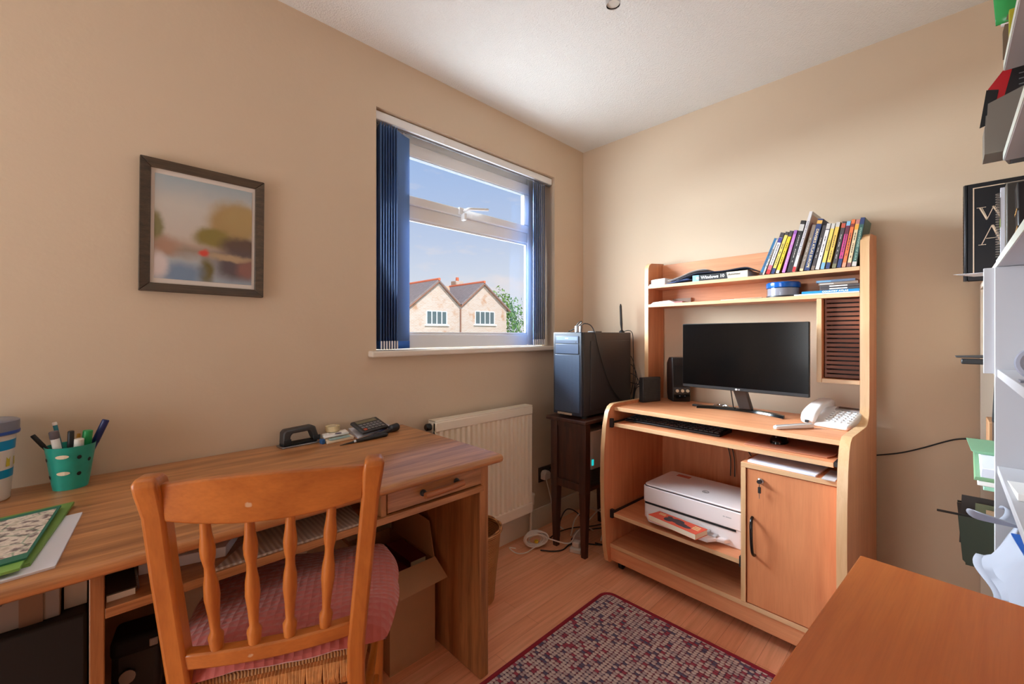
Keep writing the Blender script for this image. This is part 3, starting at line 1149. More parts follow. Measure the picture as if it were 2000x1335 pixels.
# cardboard box of books under the desk
cb = thing('cardboard_box', 'open brown cardboard box of books under the right end of the desk', 'box', (.785, 1.36, 0))
bx0, bx1, by0, by1, bh = .690, .868, 1.290, 1.62, .335
wl_ = B().box(bx0, bx1, by0, by0 + .004, 0, bh).box(bx0, bx1, by1 - .004, by1, 0, bh).box(bx0, bx0 + .004, by0 + .0041, by1 - .0041, 0, bh).box(bx1 - .004, bx1, by0 + .0041, by1 - .0041, 0, bh).box(bx0 + .0041, bx1 - .0041, by0 + .0041, by1 - .0041, .0, .004)
wl_.build('box_walls', M_card, cb, True)
B().hexa([(bx0, by0, bh), (bx1, by0, bh), (bx1 + .010, by0 - .062, bh - .050), (bx0 + .004, by0 - .062, bh - .054)], [(bx0, by0, bh + .004), (bx1, by0, bh + .004), (bx1 + .010, by0 - .060, bh - .046), (bx0 + .004, by0 - .060, bh - .050)]).build('flap', M_card, cb, True)
B().hexa([(bx0, by0 + .003, bh), (bx0, by1, bh), (bx0 - .07, by1, bh + .075), (bx0 - .075, by0 + .01, bh + .07)], [(bx0 + .003, by0 + .003, bh), (bx0 + .003, by1, bh), (bx0 - .067, by1, bh + .077), (bx0 - .072, by0 + .01, bh + .072)]).build('flap', M_card, cb, True)
B().hexa([(bx1, by0 + .003, bh), (bx1, by1 - .03, bh), (bx1 + .015, by1 - .03, bh + .125), (bx1 + .015, by0 + .06, bh + .11)], [(bx1 - .003, by0 + .003, bh), (bx1 - .003, by1 - .03, bh), (bx1 + .012, by1 - .03, bh + .125), (bx1 + .012, by0 + .06, bh + .11)]).build('flap', M_card, cb, True)
M_mar = mat('maroon_cover', (106, 26, 32), .45)


def book(name, label, m, x0, x1, y0, y1, z0, z1, group=None, spine='y-', pages=M_cream, loc=None, c=.0025, M=None, world=True):
    """hardback: cover boards + pages; spine on side `spine`"""
    t = thing(name, label, 'book', loc or ((x0 + x1) / 2, (y0 + y1) / 2, z0), 0, group)
    cv, pg_ = B(), B()
    ax = min(((x1 - x0), 'x'), ((y1 - y0), 'y'), ((z1 - z0), 'z'))[1]
    if ax == 'z':
        cv.box(x0, x1, y0, y1, z0, z0 + c).box(x0, x1, y0, y1, z1 - c, z1)
        q = [x0 + .003, x1 - .003, y0 + .003, y1 - .003, z0 + c, z1 - c]
    elif ax == 'x':
        cv.box(x0, x0 + c, y0, y1, z0, z1).box(x1 - c, x1, y0, y1, z0, z1)
        q = [x0 + c, x1 - c, y0 + .003, y1 - .003, z0 + .003, z1 - .003]
    else:
        cv.box(x0, x1, y0, y0 + c, z0, z1).box(x0, x1, y1 - c, y1, z0, z1)
        q = [x0 + .003, x1 - .003, y0 + c, y1 - c, z0 + .003, z1 - .003]
    if spine == 'y-':
        cv.box(q[0] if ax == 'x' else x0, q[1] if ax == 'x' else x1, y0, y0 + c, z0 if ax != 'z' else q[4], z1 if ax != 'z' else q[5])
        q[2] = y0 + c
    elif spine == 'y+':
        cv.box(q[0] if ax == 'x' else x0, q[1] if ax == 'x' else x1, y1 - c, y1, z0 if ax != 'z' else q[4], z1 if ax != 'z' else q[5])
        q[3] = y1 - c
    elif spine == 'x-':
        cv.box(x0, x0 + c, q[2] if ax == 'y' else y0, q[3] if ax == 'y' else y1, z0 if ax != 'z' else q[4], z1 if ax != 'z' else q[5])
        q[0] = x0 + c
    pg_.box(*q)
    if M is not None:
        cv.xf(M)
        pg_.xf(M)
    cv.build('cover', m, t, world)
    pg_.build('pages', pages, t, world)
    return t


rbox_fill = tag(rbox(bx0 + .006, bx1 - .006, by0 + .006, by1 - .006, .005, .278).build('packed_papers', M_mar), 'dark papers packed at the bottom of the cardboard box', 'papers', kind='stuff')
book('old_book', 'maroon hardback book lying in the cardboard box, nearer the chair', M_mar, .700, .785, by0 + .03, by0 + .20, .280, .312, spine='x-')
book('old_book', 'maroon hardback book with cream page edge, deeper in the cardboard box', M_mar, .790, .858, by0 + .04, by0 + .22, .280, .332, spine='x-')

# ------------------------------------------------------------------ wicker waste basket
wb = thing('wicker_basket', 'round wicker waste basket between the desk end and the radiator', 'basket', (1.157, 1.440, 0))
prof = [(.100, 0), (.104, .06), (.112, .14), (.121, .22), (.128, .295), (.124, .295), (.116, .22), (.106, .14), (.098, .06), (.094, .012)]
B().lathe(prof, seg=36).build('woven_body', M_wick, wb)
rim = [(.127 * math.cos(a), .127 * math.sin(a), .300 + .003 * math.sin(9 * a)) for a in [2 * PI * k / 48 for k in range(48)]]
B().tube(rim, .008, 8, True).build('rim', M_wick, wb)

# ------------------------------------------------------------------ things on the pine desk
M_teal = mat('teal_enamel', (38, 158, 142), .35, vary=.12, vscale=30)
cup = thing('pen_cup', 'teal metal pen cup with pierced petals on the pine desk', 'pen cup', (-.055, 1.600, DZ))
B().lathe([(.033, 0), (.0335, .004), (.035, .012), (.0475, .108), (.0485, .111), (.0465, .111), (.034, .014), (.0, .010)], seg=36, caps=False).lathe([(.0, .0005), (.033, .0005)], seg=36, caps=False).build('bucket', M_teal, cup)


def on_cup(ang, z, w, h, m, name):
    r = .035 + (z - .012) * .1302 + .0006
    b = B()
    n = 14
    pts = []
    for k in range(n):
        a = 2 * PI * k / n
        da = (w / 2) * math.cos(a) / r
        zz = z + h / 2 * math.sin(a)
        rr = .035 + (zz - .012) * .1302 + .0013
        pts.append((rr * math.cos(ang + da), rr * math.sin(ang + da), zz))
    b.add(pts, [tuple(range(n))])
    return b.build(name, m, cup, smooth=False)


for a_, z_ in ((-108, .088), (-108, .045)):
    on_cup(R(a_), z_, .026, .010, M_cream, 'petal_light')  # cream discs painted on for light showing through the petal openings
for a_, z_ in ((-68, .083), (-66, .04), (-38, .072), (-160, .08), (-158, .035)):
    on_cup(R(a_), z_, .009, .010, M_blackm, 'hole_shade')  # black discs painted on for the dark inside the pierced holes


def pen(label, base, tip, r, m, cap=None, caplen=.035, name='pen'):
    b0, t0 = Vector(base), Vector(tip)
    d = (t0 - b0).normalized()
    L = (t0 - b0).length
    t = thing(name, label, name, base, 0, 'pens in the teal cup')
    B().tube([b0, b0 + d * .012, t0 - d * .004, t0], [r * .4, r, r, r * .85], 10).build('barrel', m, t, True)
    if cap:
        B().tube([t0 - d * caplen, t0 - d * (caplen - .001), t0 + d * .0005, t0 + d * .002], [r * 1.05, r * 1.12, r * 1.1, r * .9], 10).build('cap', cap, t, True)
    return t


cx_, cy_ = -.055, 1.600
zb = DZ + .014
M_navy = mat('navy_plastic', (24, 44, 104), .35)
M_greenp = mat('green_plastic', (34, 150, 84), .4)
pen('slim black pen leaning left out of the teal cup', (cx_ + .012, cy_ + .0, zb), (cx_ - .066, cy_ + .004, DZ + .143), .0045, M_black, M_black)
pen('clear pen with a grey cap in the teal cup', (cx_ - .01, cy_ - .012, zb), (cx_ - .030, cy_ - .014, DZ + .150), .0085, M_paper, mat('grey_cap', (106, 98, 106), .4), .018)
pen('teal pencil standing at the back left of the teal cup', (cx_ - .004, cy_ + .012, zb), (cx_ - .030, cy_ + .020, DZ + .168), .0045, mat('teal_pencil', (28, 122, 140), .4), M_paper, .006)
pen('thick black marker upright in the teal cup', (cx_ - .002, cy_ - .004, zb), (cx_ + .001, cy_ - .016, DZ + .146), .006, M_blackm, M_black, .05)
pen('short pen with a fat white cap in the teal cup', (cx_ + .012, cy_ - .016, zb), (cx_ + .016, cy_ - .022, DZ + .125), .009, M_paper, M_white, .02)
pen('thick green capped marker in the teal cup', (cx_ + .020, cy_ - .002, zb), (cx_ + .032, cy_ - .006, DZ + .142), .0095, M_greenp, M_greenp, .04)
pen('dark blue marker leaning right out of the teal cup', (cx_ + .01, cy_ + .010, zb), (cx_ + .066, cy_ + .014, DZ + .162), .0075, M_navy, M_navy, .06)
pen('yellow pencil low at the back of the teal cup', (cx_ + .006, cy_ + .020, zb), (cx_ + .014, cy_ + .030, DZ + .132), .004, mat('ochre', (198, 140, 44), .5))

tb = thing('plastic_tub', 'white plastic tub with blue bands and grey lid at the left end of the desk', 'tub', (-.207, 1.600, DZ))
B().lathe([(.047, 0), (.050, .003), (.060, .165), (.058, .165), (.049, .005), (.0, .004)], seg=40, caps=False).lathe([(0, .0004), (.047, .0004)], seg=40, caps=False).build('tub_body', mat('tub_white', (226, 218, 214), .35), tb)
M_bb = mat('bright_blue', (0, 142, 200), .4)
for z0, z1 in ((.122, .145), (.055, .075)):
    B().lathe([(.0504 + (z0 - .003) * .0617, z0), (.0504 + (z1 - .003) * .0617, z1)], seg=40, caps=False).build('blue_band', M_bb, tb)
b = B()
for k in range(7):
    a = R(-150 + k * 24)
    r = .0506 + .09 * .0617
    b.add([(r * math.cos(a + s), r * math.sin(a + s), z) for s, z in ((-.09, .082), (.09, .082), (.12, .108), (-.05, .112))], [(0, 1, 2, 3)])
b.build('yellow_motif', mat('yellow_print', (206, 186, 60), .5), tb)
B().lathe([(.062, .158), (.065, .158), (.0655, .190), (.060, .193), (.0, .191)], seg=40, caps=False).build('lid', mat('grey_lid', (124, 130, 148), .35), tb)
B().lathe([(.0658, .160), (.0662, .163), (.0658, .167)], seg=40, caps=False).build('blue_lid_line', mat('lid_blue', (40, 84, 176), .4), tb)

# folders and map
fo = [(-.30, 1.395), (-.051, 1.425), (-.075, 1.080), (-.34, 1.02)]


def sheet(name, label, cat, m, pts, z0, z1, group=None):
    c = [(p[0], p[1], z0) for p in pts]
    return tag(B().hexa(c, [(p[0], p[1], z1) for p in pts]).build(name, m, smooth=False), label, cat, group)


sheet('paper_sheets', 'white sheets of paper sticking out under the green folders on the desk', 'paper', M_paperb, [(-.30, 1.30), (-.028, 1.340), (-.055, 1.060), (-.33, 1.03)], DZ + .0002, DZ + .004)
M_gfold = mat('green_folder', (110, 150, 70), .6)
gf = sheet('green_folder', 'green card folder beneath the folded map on the desk', 'folder', M_gfold, [(-.32, 1.372), (-.043, 1.416), (-.085, 1.088), (-.34, 1.045)], DZ + .0042, DZ + .010)
sheet('green_folder', 'lime green folder poking out at the front under the map', 'folder', mat('lime_folder', (124, 176, 84), .5), [(-.34, 1.30), (-.075, 1.32), (-.095, 1.063), (-.36, 1.030)], DZ + .0102, DZ + .0145)
mp_ = thing('folded_map', 'folded paper map with a green border lying on the folders', 'map', (-.2, 1.22, DZ + .0147))
mpts = [(-.33, 1.325), (-.062, 1.378), (-.090, 1.095), (-.36, 1.050)]


def lerp2(q, u, v):
    a = Vector(q[3]).lerp(Vector(q[2]), u)
    c = Vector(q[0]).lerp(Vector(q[1]), u)
    return a.lerp(c, v)


B().hexa([(*p, DZ + .0147) for p in mpts], [(*p, DZ + .0178) for p in mpts]).build('map_body', mat('dark_green_border', (36, 112, 92), .6), mp_, True, smooth=False)


def map_mat():
    m = bpy.data.materials.new('map_print')
    m.use_nodes = True
    n, l = m.node_tree.nodes, m.node_tree.links
    b_ = n['Principled BSDF']
    b_.inputs['Roughness'].default_value = .7
    tc = n.new('ShaderNodeTexCoord')
    t = n.new('ShaderNodeTexNoise')
    t.inputs['Scale'].default_value = 70
    t.inputs['Detail'].default_value = 8
    l.new(tc.outputs['Object'], t.inputs['Vector'])
    c = n.new('ShaderNodeValToRGB')
    el = c.color_ramp.elements
    el[0].position = .36
    el[0].color = lin((120, 104, 104))
    el[1].position = .5
    el[1].color = lin((226, 216, 204))
    x = el.new(.68)
    x.color = lin((188, 176, 160))
    l.new(t.outputs[0], c.inputs[0])
    v = n.new('ShaderNodeTexVoronoi')
    v.feature = 'DISTANCE_TO_EDGE'
    v.inputs['Scale'].default_value = 16
    l.new(tc.outputs['Object'], v.inputs['Vector'])
    cr = n.new('ShaderNodeValToRGB')
    cr.color_ramp.elements[0].position = .01
    cr.color_ramp.elements[0].color = lin((70, 170, 130))
    cr.color_ramp.elements[1].position = .03
    cr.color_ramp.elements[1].color = (1, 1, 1, 1)
    l.new(v.outputs['Distance'], cr.inputs[0])
    mx = n.new('ShaderNodeMix')
    mx.data_type = 'RGBA'
    mx.blend_type = 'MULTIPLY'
    mx.inputs[0].default_value = .5
    l.new(c.outputs[0], mx.inputs[6])
    l.new(cr.outputs[0], mx.inputs[7])
    l.new(mx.outputs[2], b_.inputs['Base Color'])
    return m


c4 = [lerp2(mpts, u, v) for u, v in ((-.0, .93), (.985, .93), (.985, .09), (0, .09))]
B().add([(p.x, p.y, DZ + .0181) for p in c4], [(0, 1, 2, 3)]).build('map_print', map_mat(), mp_, True, smooth=False)

# hole punch
hp = thing('hole_punch', 'black and grey hole punch on the desk against the wall', 'hole punch', (.515, 1.633, DZ), R(4))
B().prism([(-.062, -.026), (.062, -.026), (.066, -.018), (.066, .030), (-.066, .030), (-.066, -.018)], 0, .006).build('base', M_steel, hp, bevel=.002)
rbox(-.058, .058, -.018, .024, .0062, .013).build('chassis', M_blackm, hp, bevel=.002)
ar = [(-.060, .012), (-.058, .052), (-.050, .062), (.045, .066), (.052, .060), (.066, .018), (.048, .014), (.036, .044), (.028, .049), (-.026, .047), (-.034, .040), (-.036, .012)]
B().prism(ar, -.020, .022, 'y').build('handle', M_dgrey, hp, bevel=.005)
for s in (-.047, .055):
    rbox(s - .013, s + .013, -.024, -.0195, .012, .030).build('punch_head', M_black, hp, bevel=.002)

# tape roll, packets, papers, calculator, pens
PZ = DZ
sp1 = thing('paper_packet', 'cream paper packet with a blue print on the desk by the hole punch', 'packet', (.63, 1.60, PZ))
B().hexa([(.588, 1.560, PZ), (.694, 1.575, PZ), (.700, 1.660, PZ), (.600, 1.655, PZ)], [(.588, 1.560, PZ + .010), (.694, 1.575, PZ + .012), (.700, 1.660, PZ + .014), (.600, 1.655, PZ + .014)]).build('packet', M_cream, sp1, True, bevel=.003)
B().hexa([(.600, 1.562, PZ + .0122), (.680, 1.573, PZ + .0125), (.684, 1.60, PZ + .0135), (.604, 1.592, PZ + .0135)], [(.600, 1.562, PZ + .0128), (.680, 1.573, PZ + .0131), (.684, 1.60, PZ + .0141), (.604, 1.592, PZ + .0141)]).build('blue_print', mat('pale_teal', (150, 184, 186), .5), sp1, True)
sp2 = thing('paper_packet', 'white paper packet with a purple badge lying on the cream packet', 'packet', (.64, 1.62, PZ + .0145))
B().hexa([(.590, 1.592, PZ + .0145), (.690, 1.606, PZ + .0145), (.694, 1.652, PZ + .0145), (.594, 1.640, PZ + .0145)], [(.592, 1.594, PZ + .022), (.688, 1.606, PZ + .024), (.692, 1.650, PZ + .028), (.596, 1.638, PZ + .026)]).build('packet', M_paper, sp2, True, bevel=.004)
B().lathe([(0, .0), (.012, 0)], (.645, 1.6035, PZ + .0262), 16, sx=1.1, sy=.6, caps=False).build('badge', mat('purple_badge', (56, 48, 124), .5), sp2, True)
tr = thing('tape_roll', 'roll of clear yellow sticky tape on the packets by the wall', 'tape', (.640, 1.645, PZ + .029))
B().lathe([(.026, 0), (.026, .019), (.0155, .019), (.0155, 0)], seg=32, caps=False).lathe([(.0155, 0), (.026, 0)], seg=32, caps=False).build('tape', mat('amber_tape', (226, 208, 164), .25), tr)
B().lathe([(.0153, .0), (.0153, .019), (.0135, .019), (.0135, 0)], seg=28, caps=False).build('core', M_cream, tr)
tag(rbox(.574, .587, 1.575, 1.60, PZ, PZ + .018).build('eraser', mat('blue_rubber', (30, 84, 140), .6), bevel=.003), 'small blue eraser at the foot of the hole punch', 'eraser')
tag(B().hexa([(.705, 1.565, PZ), (.905, 1.650, PZ), (.880, 1.683, PZ), (.715, 1.680, PZ)], [(.705, 1.565, PZ + .006), (.905, 1.650, PZ + .004), (.880, 1.683, PZ + .016), (.715, 1.680, PZ + .022)]).build('paper_pile', M_paperb, bevel=.001), 'loose white papers on the desk under the calculator', 'paper')
ca = thing('calculator', 'black desk calculator with grey keys propped on papers on the desk', 'calculator', (.775, 1.612, PZ + .02), R(19))
Mc = Matrix.Translation((0, 0, .014)) @ Matrix.Rotation(R(24), 4, 'X')
B().box(-.068, .068, -.038, .040, -.006, .006).xf(Mc).build('case', M_dgrey, ca, bevel=.004)
B().box(-.052, .050, .016, .033, .0062, .0072).xf(Mc).build('display', mat('lcd', (120, 116, 96), .3), ca)
for r_ in range(3):
    for c_ in range(6):
        if True:
            B().box(-.055 + c_ * .0185, -.055 + c_ * .0185 + .014, -.030 + r_ * .014, -.030 + r_ * .014 + .010, .0062, .0088).xf(Mc).build(
                'key', mat('orange_key', (190, 88, 62), .5) if (r_ == 0 and c_ == 0) else M_mgrey, ca)
pn = thing('fountain_pen', 'black pen with a fine tapered tip on the desk before the calculator', 'pen', (.71, 1.51, PZ))
B().tube([(.612, 1.507, PZ + .003), (.668, 1.512, PZ + .0055), (.674, 1.512, PZ + .0075), (.74, 1.519, PZ + .0085), (.80, 1.527, PZ + .008), (.806, 1.528, PZ + .007)], [.001, .0045, .0065, .0082, .0075, .005], 12).build('barrel', M_black, pn, True)
B().tube([(.664, 1.5116, PZ + .0055), (.672, 1.5122, PZ + .007)], .0062, 12).build('collar', M_chrome, pn, True)
to = thing('torch', 'black pocket torch on the desk right of the calculator', 'torch', (.85, 1.575, PZ))
B().tube([(.755, 1.535, PZ + .009), (.762, 1.538, PZ + .009), (.845, 1.577, PZ + .010), (.850, 1.579, PZ + .0155), (.884, 1.595, PZ + .0155), (.888, 1.597, PZ + .0155)], [.006, .0085, .0085, .0145, .0155, .012], 14).build('torch_body', M_black, to, True)
tag(B().tube(smooth_path([(.735, 1.545, PZ + .0045), (.80, 1.58, PZ + .009), (.86, 1.622, PZ + .0135)], 5), .0042, 8).build('pencil', M_navy), 'dark blue pencil lying on papers beside the torch', 'pencil')

# ------------------------------------------------------------------ rush seat chair
chr_ = thing('dining_chair', 'orange varnished wooden chair with spindle back and pink cushion at the desk', 'chair', (.30, 1.02, 0))
LT, RT = Vector((.0581, .9109, .91)), Vector((.374, .7594, .91))
LS, RS = Vector((.106, .965, .52)), Vector((.3733, .837, .52))
sd = Vector((.432, .902, 0)).normalized()
xd = Vector((.902, -.432, 0)).normalized()


def post(top, seat, name, side):
    secs = []
    low = seat + (seat - top) * .0 + Vector((0, 0, -.06)) + sd * .006
    foot = Vector((seat.x, seat.y, 0)) - sd * .03 - xd * .012 * side * -1
    P = [(foot, .026, .030), (low * .5 + foot * .5, .030, .034), (low, .034, .040), (seat, .034, .040),
         (seat.lerp(top, .55), .033, .038), (seat.lerp(top, .82) + sd * .004, .033, .038), (seat.lerp(top, .93), .037, .046), (top - Vector((0, 0, .010)), .036, .046), (top, .028, .030)]
    vs, fs = [], []
    for p, w_, d_ in P:
        for (sx, sy) in ((-1, -1), (1, -1), (1, 1), (-1, 1)):
            vs.append(p + xd * (sx * w_ / 2) + sd * (sy * d_ / 2))
    for i in range(len(P) - 1):
        for k in range(4):
            fs.append((i * 4 + k, i * 4 + (k + 1) % 4, (i + 1) * 4 + (k + 1) % 4, (i + 1) * 4 + k))
    fs.append((3, 2, 1, 0))
    o = (len(P) - 1) * 4
    fs.append((o, o + 1, o + 2, o + 3))
    B().add(vs, fs).build(name, M_chair, chr_, True, bevel=.006, seg=3, angle=60)


post(LT, LS, 'rear_leg', -1)
post(RT, RS, 'rear_leg', 1)


def on_back(u, z):
    """point on the back plane: u 0..1 left post to right post, height z"""
    k = (z - .52) / (.91 - .52)
    a, b_ = LS.lerp(LT, k), RS.lerp(RT, k)
    bow = -.018 * (1 - (2 * u - 1) ** 2)
    return Vector((a.x + (b_.x - a.x) * u, a.y + (b_.y - a.y) * u, z)) + sd * bow


def rail(name, ztop, zbot, th, u0, u1, n=16):
    vs, fs = [], []
    for i in range(n + 1):
        u = u0 + (u1 - u0) * i / n
        zt, zb_ = ztop(u), zbot(u)
        for z, s in ((zb_, -1), (zt, -1), (zt, 1), (zb_, 1)):
            vs.append(on_back(u, z) + sd * (s * th / 2))
    for i in range(n):
        for k in range(4):
            fs.append((i * 4 + k, i * 4 + (k + 1) % 4, (i + 1) * 4 + (k + 1) % 4, (i + 1) * 4 + k))
    fs.append((3, 2, 1, 0))
    o = n * 4
    fs.append((o, o + 1, o + 2, o + 3))
    return B().add(vs, fs).build(name, M_chairx, chr_, True, bevel=.004)


rail('crest_rail', lambda u: .893 + .010 * (1 - (2 * u - 1) ** 2), lambda u: .832 - .018 * (1 - (2 * u - 1) ** 2), .020, .04, .96)
rail('lower_rail', lambda u: .575, lambda u: .543, .026, .03, .97)
for u in (.21, .41, .60, .80):
    zt, zb_ = .832 - .018 * (1 - (2 * u - 1) ** 2) + .004, .571
    prof_ = [(.0, .0085), (.06, .0095), (.16, .0075), (.30, .0095), (.42, .0125), (.52, .0115), (.60, .0085), (.66, .0080), (.74, .0115), (.80, .0120), (.90, .0090), (1.0, .0078)]
    zz = [(zb_ + (zt - zb_) * t_, r_) for t_, r_ in prof_]
    zz = [(zb_, .0085), (zb_ + .03, .0125)] + zz[2:]
    zz[0] = (zb_, .010)
    B().tube([on_back(u, z) for z, _ in zz], [r_ for _, r_ in zz], 12).build('spindle', M_chair, chr_, True, angle=80)
# seat
rc = (LS + RS) / 2
rc.z = 0
SEAT = .455


def seat_pt(u, v, z):
    w_ = .165 + .045 * v
    return Vector((rc.x, rc.y, 0)) + xd * (u * w_) + sd * (v * .365 + .006) + Vector((0, 0, z))


def rushf(u, v):
    return seat_pt(-1 + 2 * u, v, SEAT + .030 - .012 * (1 - abs(2 * u - 1)) * math.sin(PI * v))


sr = B().grid(16, 16, rushf)
sr.build('rush_seat', M_rush, chr_, True, solid=.030)
# rush strands wrapped over the rear seat rail
rs_ = B()
for k in range(46):
    u = .86 * (-1 + 2 * (k + .5) / 46)
    p = seat_pt(u, -.02, SEAT + .02)
    q = seat_pt(u + random.uniform(-.02, .02), -.032, SEAT + .004)
    r2 = seat_pt(u, -.0, SEAT - .016)
    rs_.tube([seat_pt(u, .05, SEAT + .036), p + Vector((0, 0, .010)), q, r2], .0042, 5)
rs_.build('rush_wrap', mat('rush_strands', (186, 132, 80), .8, vary=.35, vscale=60), chr_, True)
for u in (-1, 1):
    f_ = seat_pt(u * .93, .97, 0)
    B().tube([f_, f_ + Vector((0, 0, .20)), f_ + Vector((0, 0, .45))], [.012, .018, .019], 12).build('front_leg', M_chair, chr_, True)
    bkl = seat_pt(u * .90, .02, .0)
    for z_ in (.17, .29):
        B().tube([seat_pt(u * .88, .03, z_), seat_pt(u * .92, .5, z_), seat_pt(u * .93, .96, z_)], [.008, .011, .008], 10).build('side_stretcher', M_chair, chr_, True)
B().tube([seat_pt(-.92, .96, .30), seat_pt(0, .96, .30), seat_pt(.92, .96, .30)], [.008, .012, .008], 10).build('front_stretcher', M_chair, chr_, True)

cu = thing('seat_cushion', 'dusty pink quilted cushion on the wooden chair seat', 'cushion', (rc.x + .08, rc.y + .18, SEAT + .03))


def cush(top):
    def fn(u, v):
        a, b_ = 2 * u - 1, 2 * v - 1
        # square grid mapped to a rounded square outline
        m = max(abs(a), abs(b_))
        l_ = math.hypot(a, b_)
        k = 1.0 if l_ < 1e-6 else (m / l_) * (1 + .25 * (1 - (abs(abs(a) - abs(b_)) / max(m, 1e-6))))
        k = min(k, 1.0) if l_ < 1e-6 else k
        x_, y_ = a * (k * .5 + .5 * (1 - .14 * (a * b_) ** 2)), b_ * (k * .5 + .5 * (1 - .14 * (a * b_) ** 2))
        puff = (1 - m ** 4) ** .5
        droop = .030 * max(0, -y_ - .55) * max(0, abs(x_) - .4) * 4
        quilt = .0022 * math.sin(a * 34) * math.sin(b_ * 34) * puff
        z = SEAT + .069 - droop + (.034 * puff + quilt if top else -.020 * puff) + .004 * math.sin(5 * a + 1) * math.cos(4 * b_)
        w_ = .208 + .018 * (y_ + 1) / 2
        return Vector((rc.x, rc.y, 0)) + xd * (x_ * w_ + .024) + sd * ((y_ + 1) / 2 * .40 - .022) + Vector((0, 0, z))
    return fn


M_pink = mat('pink_cotton', (178, 86, 78), .9, sheen=.4, bump=(180, .35, .003), vary=.06)
cb_ = B().grid(40, 40, cush(True)).grid(40, 40, cush(False))
nd, lk_ = M_pink.node_tree.nodes, M_pink.node_tree.links
tcn = nd.new('ShaderNodeTexCoord')
mpn = nd.new('ShaderNodeMapping')
mpn.inputs['Rotation'].default_value = (0, 0, R(25.6))
mpn.inputs['Scale'].default_value = (1, 1, 0)
vor = nd.new('ShaderNodeTexVoronoi')
vor.inputs['Scale'].default_value = 62
vor.inputs['Randomness'].default_value = .12
bpn = nd.new('ShaderNodeBump')
bpn.inputs['Strength'].default_value = .7
bpn.inputs['Distance'].default_value = .006
lk_.new(tcn.outputs['Object'], mpn.inputs[0])
lk_.new(mpn.outputs[0], vor.inputs['Vector'])
lk_.new(vor.outputs['Distance'], bpn.inputs['Height'])
lk_.new(bpn.outputs[0], nd['Principled BSDF'].inputs['Normal'])
cb_.build('cushion_cover', M_pink, cu, True, angle=180)

# ------------------------------------------------------------------ rug
rg = thing('rug', 'woven rug of grey, red and navy tufts with a dark red border', 'rug', (1.10, .52, 0))


def rrect(x0, x1, y0, y1, r):
    return arc(x1 - r, y1 - r, r, 0, 90) + arc(x0 + r, y1 - r, r, 90, 180) + arc(x0 + r, y0 + r, r, 180, 270) + arc(x1 - r, y0 + r, r, 270, 360)


B().prism(rrect(.63, 1.590, .150, 1.038, .035), .0004, .010).build('pile', M_rug, rg, True)
ro = rrect(.622, 1.600, .140, 1.048, .045)
B().tube([(p[0], p[1], .0065) for p in ro], .0075, 8, True).build('border', mat('dark_red_binding', (140, 22, 40), .9), rg, True)

# ------------------------------------------------------------------ dark oak stand
ps = thing('oak_stand', 'dark oak pot cupboard on tapered legs holding the computer tower', 'stand', (2.0, 1.39, 0))
sx0, sx1, sy0, sy1 = 1.752, 2.215, 1.268, 1.497
B().box(sx0 - .020, sx1 + .015, sy0 - .012, sy1 + .02, .684, .704).build('top', M_dark, ps, True, bevel=.005)
for lx, ly in ((sx0, sy0), (sx0, sy1 - .042), (sx1 - .042, sy0), (sx1 - .042, sy1 - .042)):
    t_ = .008
    B().hexa([(lx + t_, ly + t_, 0), (lx + .042 - t_, ly + t_, 0), (lx + .042 - t_, ly + .042 - t_, 0), (lx + t_, ly + .042 - t_, 0)],
             [(lx, ly, .33), (lx + .042, ly, .33), (lx + .042, ly + .042, .33), (lx, ly + .042, .33)]).box(lx, lx + .042, ly, ly + .042, .33, .6838).build('leg', M_dark, ps, True, bevel=.002)
rbox(sx0 + .012, sx0 + .022, sy0 + .0425, sy1 - .0425, .36, .6838).build('side_panel', M_dark, ps, True)
B().box(sx0 + .004, sx0 + .03, sy0 + .0425, sy1 - .0425, .335, .375).box(sx0 + .004, sx0 + .03, sy0 + .0425, sy1 - .0425, .655, .6838).build('rail', M_dark, ps, True)
rbox(sx1 - .022, sx1 - .012, sy0 + .0425, sy1 - .0425, .33, .6838).build('side_panel', M_dark, ps, True)
rbox(sx0 + .0425, sx1 - .0425, sy1 - .022, sy1 - .012, .33, .6838).build('back_panel', M_dark, ps, True)
rbox(sx0 + .031, sx1 - .023, sy0 + .006, sy1 - .023, .335, .352).build('shelf', M_dark, ps, True)

nas = thing('drive_unit', 'silver rounded unit with a teal light inside the dark oak stand', 'drive', (1.93, 1.37, .352))
B().prism(rrect(1.832, 2.02, 1.292, 1.44, .022), .432, .632).build('silver_shell', mat('silver_plastic', (214, 204, 200), .4), nas, True, bevel=.004)
B().prism(rrect(1.834, 2.018, 1.294, 1.438, .022), .3525, .4318).build('base', M_dgrey, nas, True, bevel=.003)
rbox(1.841, 1.856, 1.2905, 1.2918, .455, .485).build('teal_light', mat('teal_led', (30, 190, 190), .4, emit=(30, 200, 200), estr=1.0), nas, True)

# ------------------------------------------------------------------ computer tower
pc = thing('computer_tower', 'black computer tower standing on the dark oak stand', 'computer', (2.0, 1.385, .704))
M_pc = mat('tower_steel', (54, 50, 52), .36)
M_pcf = mat('tower_front', (58, 70, 92), .3)
px0, px1, py0, py1, pz0, pz1 = 1.772, 2.232, 1.292, 1.478, .718, 1.152
rbox(px0, px1, py0, py1, pz0, pz1).build('case', M_pc, pc, True, bevel=.003)
rbox(px0 + .055, px1 - .02, py0 - .004, py0 - .0002, pz0 + .03, pz1 - .045).build('side_panel', M_pc, pc, True, bevel=.003)
rbox(px0 - .020, px0 - .0002, py0, py1, pz0 + .002, pz1).build('front_bezel', mat('bezel_black', (36, 42, 54), .35), pc, True, bevel=.004)
fx = px0 - .0202


